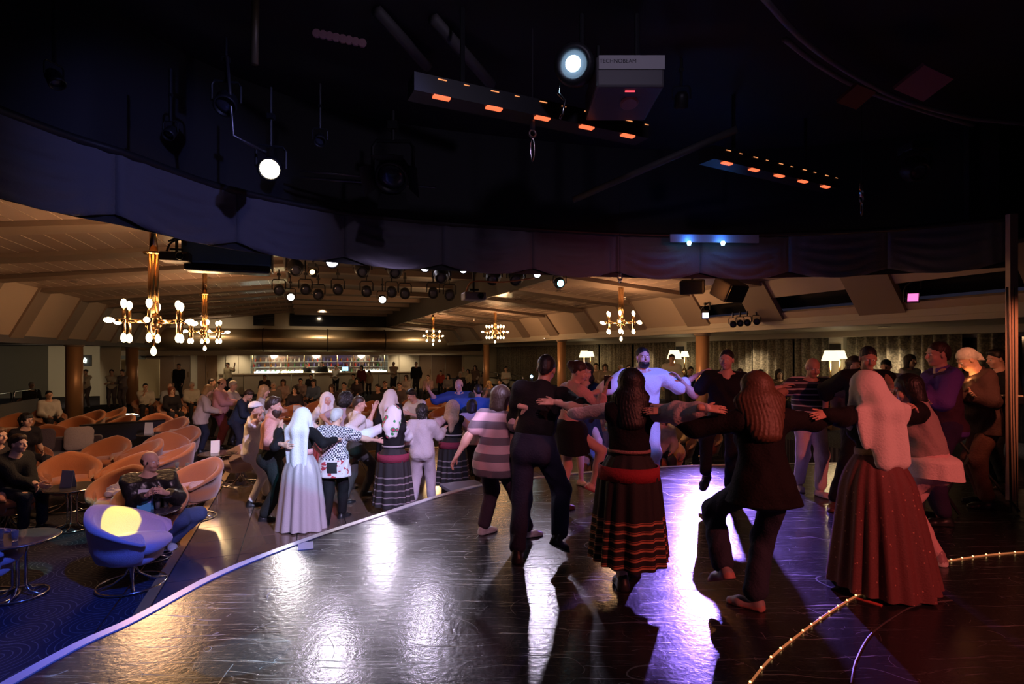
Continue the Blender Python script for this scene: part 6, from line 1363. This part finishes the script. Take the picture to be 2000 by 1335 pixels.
person('woman in a gold patterned kerchief and black folk dress', Hg(884, 963), 4, 1.54, True, 1.02, 1, 'fair', ('braid', 'brown'), T(fb('puffed2', (.52, .40, .44)), sleeve='puff', hem=.05, inf=.008, vest=T(K_BLACK, sleeve='none', hem=.06, n='bodice')), T(fb('tights_white', (.62, .56, .60)), k='leggings'), (.5, .48, .5),
       head=(6, 4, 0), LHw=W(838, 834, 8.7), RHw=W(922, 836, 9.6), scarf=dict(m=mat('gold_kerchief', (.44, .30, .20), .7, var=.55, bscale=45), len=.24, w=1.0, sides=False, n='kerchief'), skirt=dict(m=M_SK2, waist=.16, hem=.16, R=.29, pleats=14, amp=.024, hc=(0, 0, 0)), extras=sash_ex('b'))
person('dark-bobbed woman in a pale top with a dark band beside the striped dancer', Hg(922, 946), 6, 1.50, True, 1.08, 1, 'fair', ('bob', 'black'), T(bands('pale_band', [(0, (.50, .44, .48)), (.42, (.05, .045, .06)), (.62, (.52, .46, .50))], .80, 1.30), sleeve='long', hem=-.1, loose=1.15), T(K_BLACK), BLK, head=(6, 6, 0), LHw=W(900, 834, 9.5), RHw=W(955, 842, 9.6))
person('balding man in a dark blue shirt raising one arm', at(897, 11.3), 186, 1.82, False, 1.08, 1, 'fair', ('fringe', 'brown'), T(K_BLUE, sleeve='elbow', hem=-.12, loose=1.2, collar=True), T(K_DGREY), BLK, head=(8, 4, 0), RHw=W(838, 762, 11.1), LHw=W(948, 772, 11.1), RE=(.5, 0, -.8), LE=(-.3, 0, -.8))
person('man with short dark hair in a bright blue shirt seen from behind', at(934, 10.6), -10, 1.74, False, 1.02, 1, 'fair', ('crop', 'black'), T(fb('bright_blue', (.06, .14, .40)), sleeve='long', hem=-.1, collar=True, loose=1.12), T(K_DGREY), BLK, head=(-4, 6, 0), LHw=W(912, 802, 10.4), RHw=W(968, 795, 10.3))
person('young man in a glowing white shirt bending over a table', at(820, 11.0), 215, 1.66, False, .98, 1, 'fair', ('short', 'black'), T(K_WHITE, sleeve='short', hem=-.08, collar=True, loose=1.1), T(K_DGREY), BLK, lean=(16, 4), head=(5, 26, 0), RHw=W(778, 806, 10.7), LHw=W(800, 808, 10.6))
# ------------------------------------------------------------------ seated man at the small table
g = at(293, 6.55)
chair(g, 150, 'orange tub chair under the bald man in the leather jacket', fixed=True)
person('bald man in a black leather jacket sitting at the small table', g + Vector((.06, -.12, 0)), 150, 1.70, False, 1.12, 0, 'fair', ('fringe', 'brown'), T(mat('leather', (.014, .013, .016), .3, bump=.3, bscale=30), sleeve='long', hem=-.06, loose=1.2, inf=.024, n='leather_jacket'), T(fb('blue_jeans', (.05, .08, .20))), (.45, .55, .55), (.6, .65, .65),
       sit=True, pel=(0, 0, -.11), lean=(2, 0), head=(-50, 4, 0), LHw=W(322, 962, 6.25), RHw=W(286, 968, 6.2), LFw=Hg(335, 1068), RFw=Hg(300, 1075), LK=(0, .3, 1), RK=(0, .3, 1))
# ------------------------------------------------------------------ people of the audience
def tor(h): return dict(h=h)
def seated(px, yt, hd, label, col, hair=('short', 'brown'), fem=False, H=1.68, zf=HALL, top=1.27, lod=2, skin='fair', botc=(.03, .03, .04), lean=(4, 0), head=(0, 0, 0), grp='seated spectators', seat=True, **k):
    Y = F * (CAMZ - zf - top) / (yt - HZ) if isinstance(yt, (int, float)) else yt[0]
    p = at(px, Y, zf)
    if Y < 40: p = free(p)
    nm = '%.2f_%.2f_%.2f' % col
    o = person(label, p, hd, H, fem, 1.0, lod, skin, hair, T(fb(nm, col), sleeve=k.pop('sleeve', 'long'), hem=-.06), T(fb('b%.2f_%.2f_%.2f' % botc, botc)), BLK, sit=True, lean=lean, head=head, LF=(-.13, .36, 0), RF=(.13, .36, 0), LK=(0, .3, 1), RK=(0, .3, 1), group=grp, **k)
    if seat: chair(p, hd, 'orange tub chair under the ' + ' '.join(label.split()[:9]), 0, 'orange tub chairs in the hall', True)
    else: OBST.append((Vector((p.x, p.y, 0)), .3))
    return o
def standing(px, yt, H, hd, label, col, hair=('short', 'brown'), fem=False, zf=HALL, lod=2, skin='fair', botc=(.03, .03, .04), lean=(2, 0), head=(0, 0, 0), Y=None, grp=None, **k):
    if Y is None: Y = F * (CAMZ - zf - H) / (yt - HZ)
    nm = '%.2f_%.2f_%.2f' % col
    return person(label, at(px, Y, zf), hd, H, fem, k.pop('fat', 1.0), lod, skin, hair, T(fb(nm, col), sleeve=k.pop('sleeve', 'long'), hem=k.pop('hem', -.1)), T(fb('b%.2f_%.2f_%.2f' % botc, botc)), BLK, lean=lean, head=head, group=grp, **k)
# the standing group by the orange chairs
standing(392, 0, 1.60, 60, 'blond woman in a pale jacket and navy trousers standing among the chairs', (.55, .46, .44), ('bob', 'blond'), True, Y=13.0, lod=1, botc=(.02, .025, .05), lean=(14, 0), head=(5, 25, 0), fat=1.12, hem=-.2, LH=(-.12, .36, .95), RH=(.14, .34, .95))
standing(428, 0, 1.72, 75, 'balding man in a pink polo shirt reading in his hands', (.55, .28, .30), ('fringe', 'brown'), Y=13.6, lod=1, botc=(.18, .04, .06), head=(5, 20, 0), fat=1.15, LH=(-.1, .38, 1.12), RH=(.12, .36, 1.1))
standing(462, 0, 1.58, 80, 'stooping woman in a navy top with a long pale shawl', (.02, .03, .06), ('short', 'brown'), True, Y=12.2, lod=1, botc=(.02, .022, .04), lean=(24, 0), head=(5, 34, 0), fat=1.1, LH=(-.1, .40, .92), RH=(.12, .40, .92))
standing(452, 0, 1.62, 85, 'grey-haired woman with a pale cardigan in the singing group', (.50, .44, .42), ('short', 'grey'), True, Y=14.2, lod=1, head=(0, 8, 0), LH=(-.1, .38, 1.1), RH=(.12, .36, 1.1))
standing(512, 0, 1.66, 70, 'woman with long golden hair and a spotted blouse', (.42, .44, .48), ('long', 'blond'), True, Y=11.7, lod=1, head=(8, 10, 0), LH=(-.1, .38, 1.1), RH=(.12, .36, 1.1))
standing(412, 0, 1.64, 60, 'dark-haired woman glancing round behind the blond woman', (.12, .08, .10), ('pony', 'black'), True, Y=15.0, head=(40, 0, 0))
# waitresses and staff at the sides
for px, lab, hd, c in ((168, 'waitress with a dark waistcoat beside the thick column', 170, (.60, .56, .48)), (218, 'waitress hugging a dark tray between the columns', 150, (.58, .54, .46)), (240, 'waitress in a grey dress leaning at the second column', 185, (.20, .17, .19))):
    J = standing(px, 0, 1.62, hd, lab, c, ('bun', 'black'), True, Y=23.5, botc=(.12, .10, .12), LH=(.12, .30, 1.05), RH=(-.12, .32, 1.08), grp='waiting staff')
standing(350, 0, 1.82, 175, 'man in a black suit and pale shirt before the brown doors', (.018, .016, .022), ('short', 'brown'), Y=26.5, LH=(-.2, .12, .85), RH=(.2, .12, .85))
standing(446, 0, 1.82, 200, 'man in a cream shirt holding a phone to his ear at the bar', (.62, .52, .34), ('crop', 'brown'), Y=29.5, head=(0, 8, 0), LHw=W(458, 714, 29.2), LE=(-.6, .2, -.5))
standing(656, 708, 1.62, 175, 'waitress with white sleeves crossing in front of the bar', (.55, .52, .46), ('short', 'black'), True, Y=31.0, LH=(.1, .3, 1.0), RH=(-.1, .3, 1.0))
standing(630, 0, 1.80, 180, 'bartender in a black waistcoat behind the counter', (.03, .03, .035), ('short', 'black'), Y=33.8)
standing(600, 0, 1.70, 200, 'second bartender working behind the counter', (.03, .03, .035), ('short', 'black'), Y=34.2)
standing(769, 702, 1.82, 190, 'man in a pale shirt with folded arms beside the bar', (.50, .40, .32), ('crop', 'brown'), Y=31.5, LH=(.12, .26, 1.15), RH=(-.12, .28, 1.18))
standing(813, 703, 1.84, 185, 'man in a black suit standing before the far brown doors', (.014, .014, .016), ('crop', 'black'), Y=30.5)
standing(706, 717, 1.66, 185, 'woman in a dark red dress standing at the bar', (.16, .03, .04), ('bob', 'black'), True, Y=29.5)
standing(988, 700, 1.66, 170, 'waitress carrying a tray before the far railing', (.50, .46, .42), ('short', 'black'), True, Y=27.0, LH=(-.1, .36, 1.1), RH=(.1, .36, 1.1), zf=HALL)
standing(1311, 693, 1.66, 190, 'waiter in a white jacket near the pair of lamps', (.62, .58, .50), ('short', 'black'), Y=14.6, zf=.05, lean=(14, 0))
standing(1776, 686, 1.66, 170, 'woman in a white sleeveless top standing before the curtain', (.62, .58, .54), ('bob', 'brown'), True, Y=10.4, zf=.05, sleeve='none', lod=1)
standing(1738, 0, 1.66, 230, 'man in a pale blue shirt bending over an instrument', (.30, .34, .42), ('crop', 'black'), Y=9.4, zf=0.0, lean=(18, 0), head=(0, 20, 0))
standing(1668, 0, 1.70, 200, 'long-haired woman in the shade behind the tall dark-shirted man', (.10, .06, .07), ('long', 'brown'), True, Y=7.6, zf=0.0, lod=1)
# seated rows: far ones, then nearer
S = seated
S(96, 765, 120, 'man in a white shirt leaning back before the thick column', (.58, .56, .54), ('crop', 'black'))
S(62, 748, 120, 'grey-haired man in dark clothes by the railing', (.03, .03, .035), ('short', 'grey'))
S(284, 750, 140, 'man in a white shirt resting his cheek on his hand', (.56, .54, .48), ('crop', 'black'), RH=(.05, .22, .98))
S(322, 750, 150, 'man in a light blue shirt beside the suit man', (.36, .40, .46), ('fringe', 'grey'))
S(336, 757, 130, 'woman in a black jacket over a pale blouse', (.02, .02, .024), ('bob', 'red'), True)
S(367, 748, 135, 'white-haired man in a white sweater', (.60, .58, .52), ('short', 'white'))
for px, yt, hd, lab, c, hr, f in (
    (517, 733, 170, 'dim spectator in dark clothes near the bar stools', (.06, .05, .05), ('short', 'black'), False), (553, 742, 165, 'woman in a pale rose blouse in the middle rows', (.48, .36, .34), ('bob', 'brown'), True), (577, 755, 175, 'dark-haired woman in black before the rose blouse', (.03, .025, .03), ('long', 'black'), True),
    (587, 740, 170, 'bespectacled woman in a striped vest in the middle rows', (.26, .20, .22), ('short', 'black'), True), (612, 743, 185, 'young man in a blue-lit jumper with a pale face', (.12, .17, .30), ('short', 'black'), False), (607, 731, 180, 'spectator leaning at the bar front', (.04, .04, .045), ('short', 'brown'), False),
    (690, 731, 185, 'woman in a pale green top near the bar front', (.28, .34, .27), ('short', 'black'), True), (697, 738, 180, 'dark spectator below the woman in dark red', (.05, .04, .05), ('long', 'black'), True), (721, 724, 190, 'woman in a beige dress at the bar front', (.42, .34, .27), ('bob', 'brown'), True), (534, 748, 160, 'spectator in grey with folded arms', (.18, .16, .17), ('short', 'grey'), False),
    (793, 733, 195, 'woman in a pale vest before the far doors', (.45, .38, .36), ('bob', 'brown'), True), (836, 733, 195, 'man in a washed pink shirt in the far rows', (.42, .30, .33), ('crop', 'brown'), False), (861, 724, 190, 'child in a red top by the far doors', (.45, .07, .05), ('short', 'brown'), False), (875, 731, 195, 'woman in a grey jacket and white top in the far rows', (.20, .20, .22), ('long', 'black'), True),
    (899, 727, 190, 'old man with folded arms in a dark coat', (.05, .045, .06), ('short', 'grey'), False), (905, 716, 190, 'man in a pale shirt at the far edge group', (.42, .38, .32), ('fringe', 'grey'), False), (914, 721, 190, 'woman in a pale yellow blouse in the far edge group', (.52, .46, .34), ('long', 'black'), True), (928, 713, 185, 'woman in a brown top highest in the far edge group', (.16, .11, .10), ('long', 'brown'), True),
    (930, 726, 190, 'woman in a dotted white blouse in the far edge group', (.42, .38, .40), ('bob', 'black'), True), (944, 727, 190, 'dark-haired girl last in the far edge group', (.30, .26, .26), ('long', 'black'), True), (955, 745, 190, 'blond woman behind the blue-shirted men', (.08, .08, .14), ('long', 'blond'), True), (976, 742, 190, 'laughing man in dark glasses behind the striped dancer', (.07, .07, .10), ('short', 'black'), False),
    (738, 752, 200, 'man in a dark suit with a light blue shirt front', (.03, .03, .045), ('short', 'black'), False), (768, 757, 190, 'ginger-haired spectator behind the white veil', (.10, .08, .09), ('short', 'light'), False), (752, 745, 185, 'spectator in black in the middle of the crowd', (.03, .03, .035), ('short', 'brown'), False), (780, 748, 185, 'spectator reading a large paper sheet', (.12, .10, .11), ('short', 'brown'), False),
    (1012, 756, 185, 'spectator raising a lit phone behind the black-shirted man', (.10, .12, .15), ('short', 'black'), False), (672, 748, 180, 'spectator in dim grey behind the curly hair', (.10, .09, .10), ('short', 'black'), False), (648, 752, 175, 'spectator in a dark coat behind the white scarf', (.05, .045, .05), ('bob', 'brown'), True)):
    if yt < 727: standing(px, 0, (CAMZ - HALL) - (yt - HZ) / F * 30, hd, lab, c, hr, f, Y=30.0, grp='seated spectators')
    else: S(px, yt, hd, lab, c, hr, f, seat=(yt > 742))
# on the raised tier along the curtains
for px, Y, hd, lab, c, hr, f in ((1147, 22, 190, 'dim spectator under the lone table lamp', (.06, .055, .05), ('short', 'black'), False), (1164, 20.5, 195, 'spectator in a tan top right of the lone lamp', (.30, .22, .16), ('short', 'brown'), False), (1182, 19.5, 190, 'woman in a beige top among the tier guests', (.36, .28, .22), ('bob', 'brown'), True), (1208, 19, 195, 'guest in a grey jumper on the tier', (.16, .15, .14), ('short', 'grey'), False), (1130, 23, 190, 'guest in black beside the slim column on the tier', (.03, .03, .03), ('short', 'black'), False), (1228, 18, 190, 'guest in olive near the bearded man\'s elbow', (.14, .14, .08), ('short', 'brown'), False),
                              (1445, 13.6, 195, 'guest at the curtain left of the long-haired dancer', (.30, .22, .18), ('short', 'brown'), False), (1468, 13.2, 200, 'dark-capped guest behind the long-haired dancer', (.05, .05, .05), ('short', 'black'), False), (1515, 13.2, 195, 'guest in brown right of the long-haired dancer', (.16, .10, .07), ('bob', 'brown'), True), (1590, 12.6, 200, 'guest in a pale shirt near the brightest lamps', (.40, .34, .28), ('fringe', 'brown'), False), (1349, 15.5, 190, 'guest in dark teal beside the slim column', (.03, .07, .08), ('short', 'black'), False)):
    u = toUV(at(px, Y))[0]; S(px, (Y,), hd, lab, c, hr, f, zf=.05 if u > 8.95 else HALL, seat=False)
# nearer guests glimpsed between the stage dancers, on the hall floor
for px, Y, hd, lab, c, hr, f in ((1294, 9.9, 190, 'woman in a pale knitted top glimpsed under the bearded man\'s arm', (.45, .36, .30), ('bob', 'brown'), True), (1205, 10.2, 185, 'guest in a patterned dark top below the outstretched arm', (.12, .15, .20), ('short', 'brown'), True), (1320, 11.0, 200, 'blond child beside the knitted top woman', (.40, .28, .16), ('short', 'blond'), False), (1365, 11.4, 200, 'guest with light hair behind the black polo man', (.30, .22, .14), ('short', 'light'), False), (1180, 9.6, 185, 'guest in blue jeans behind the laughing friend', (.10, .16, .32), ('short', 'grey'), False)):
    S(px, (Y,), hd, lab, c, hr, f, zf=HALL, lod=1)
# the dim pair at the picture edge
S(48, (9.6,), 110, 'woman with wavy dark hair in a black top sitting in the dark', (.016, .016, .02), ('shag', 'black'), True, sleeve='short', lod=1, lean=(10, 0))
S(40, (7.3,), 95, 'man in dark clothes leaning forward with clasped hands', (.014, .015, .022), ('short', 'brown'), lod=1, lean=(22, 0), LH=(.02, .42, .62), RH=(.0, .42, .62), botc=(.02, .025, .05))
S(92, (8.0,), 100, 'person in dark clothes hidden behind the forward-leaning man', (.03, .025, .03), ('short', 'light'), lod=1, lean=(12, 0))
# phone light shining in the crowd
p = W(1038, 735, 12.5); mb = MB(); mb.box((0, 0, -.03), (.075, .01, .15)); o = empty('phone_light', p, 0, 'phone held up in the crowd with a dazzling blue-white light', 'phone'); mb.build('case', M_BLACKG, o); MB().lathe([(.001, 0), (.03, .004), (.03, .012), (.001, .014)], 12, c=(0, -.008, 0), M=axis_M((0, -1, 0))).build('flash', glow('flash', (.55, .9, 1), 60), o)
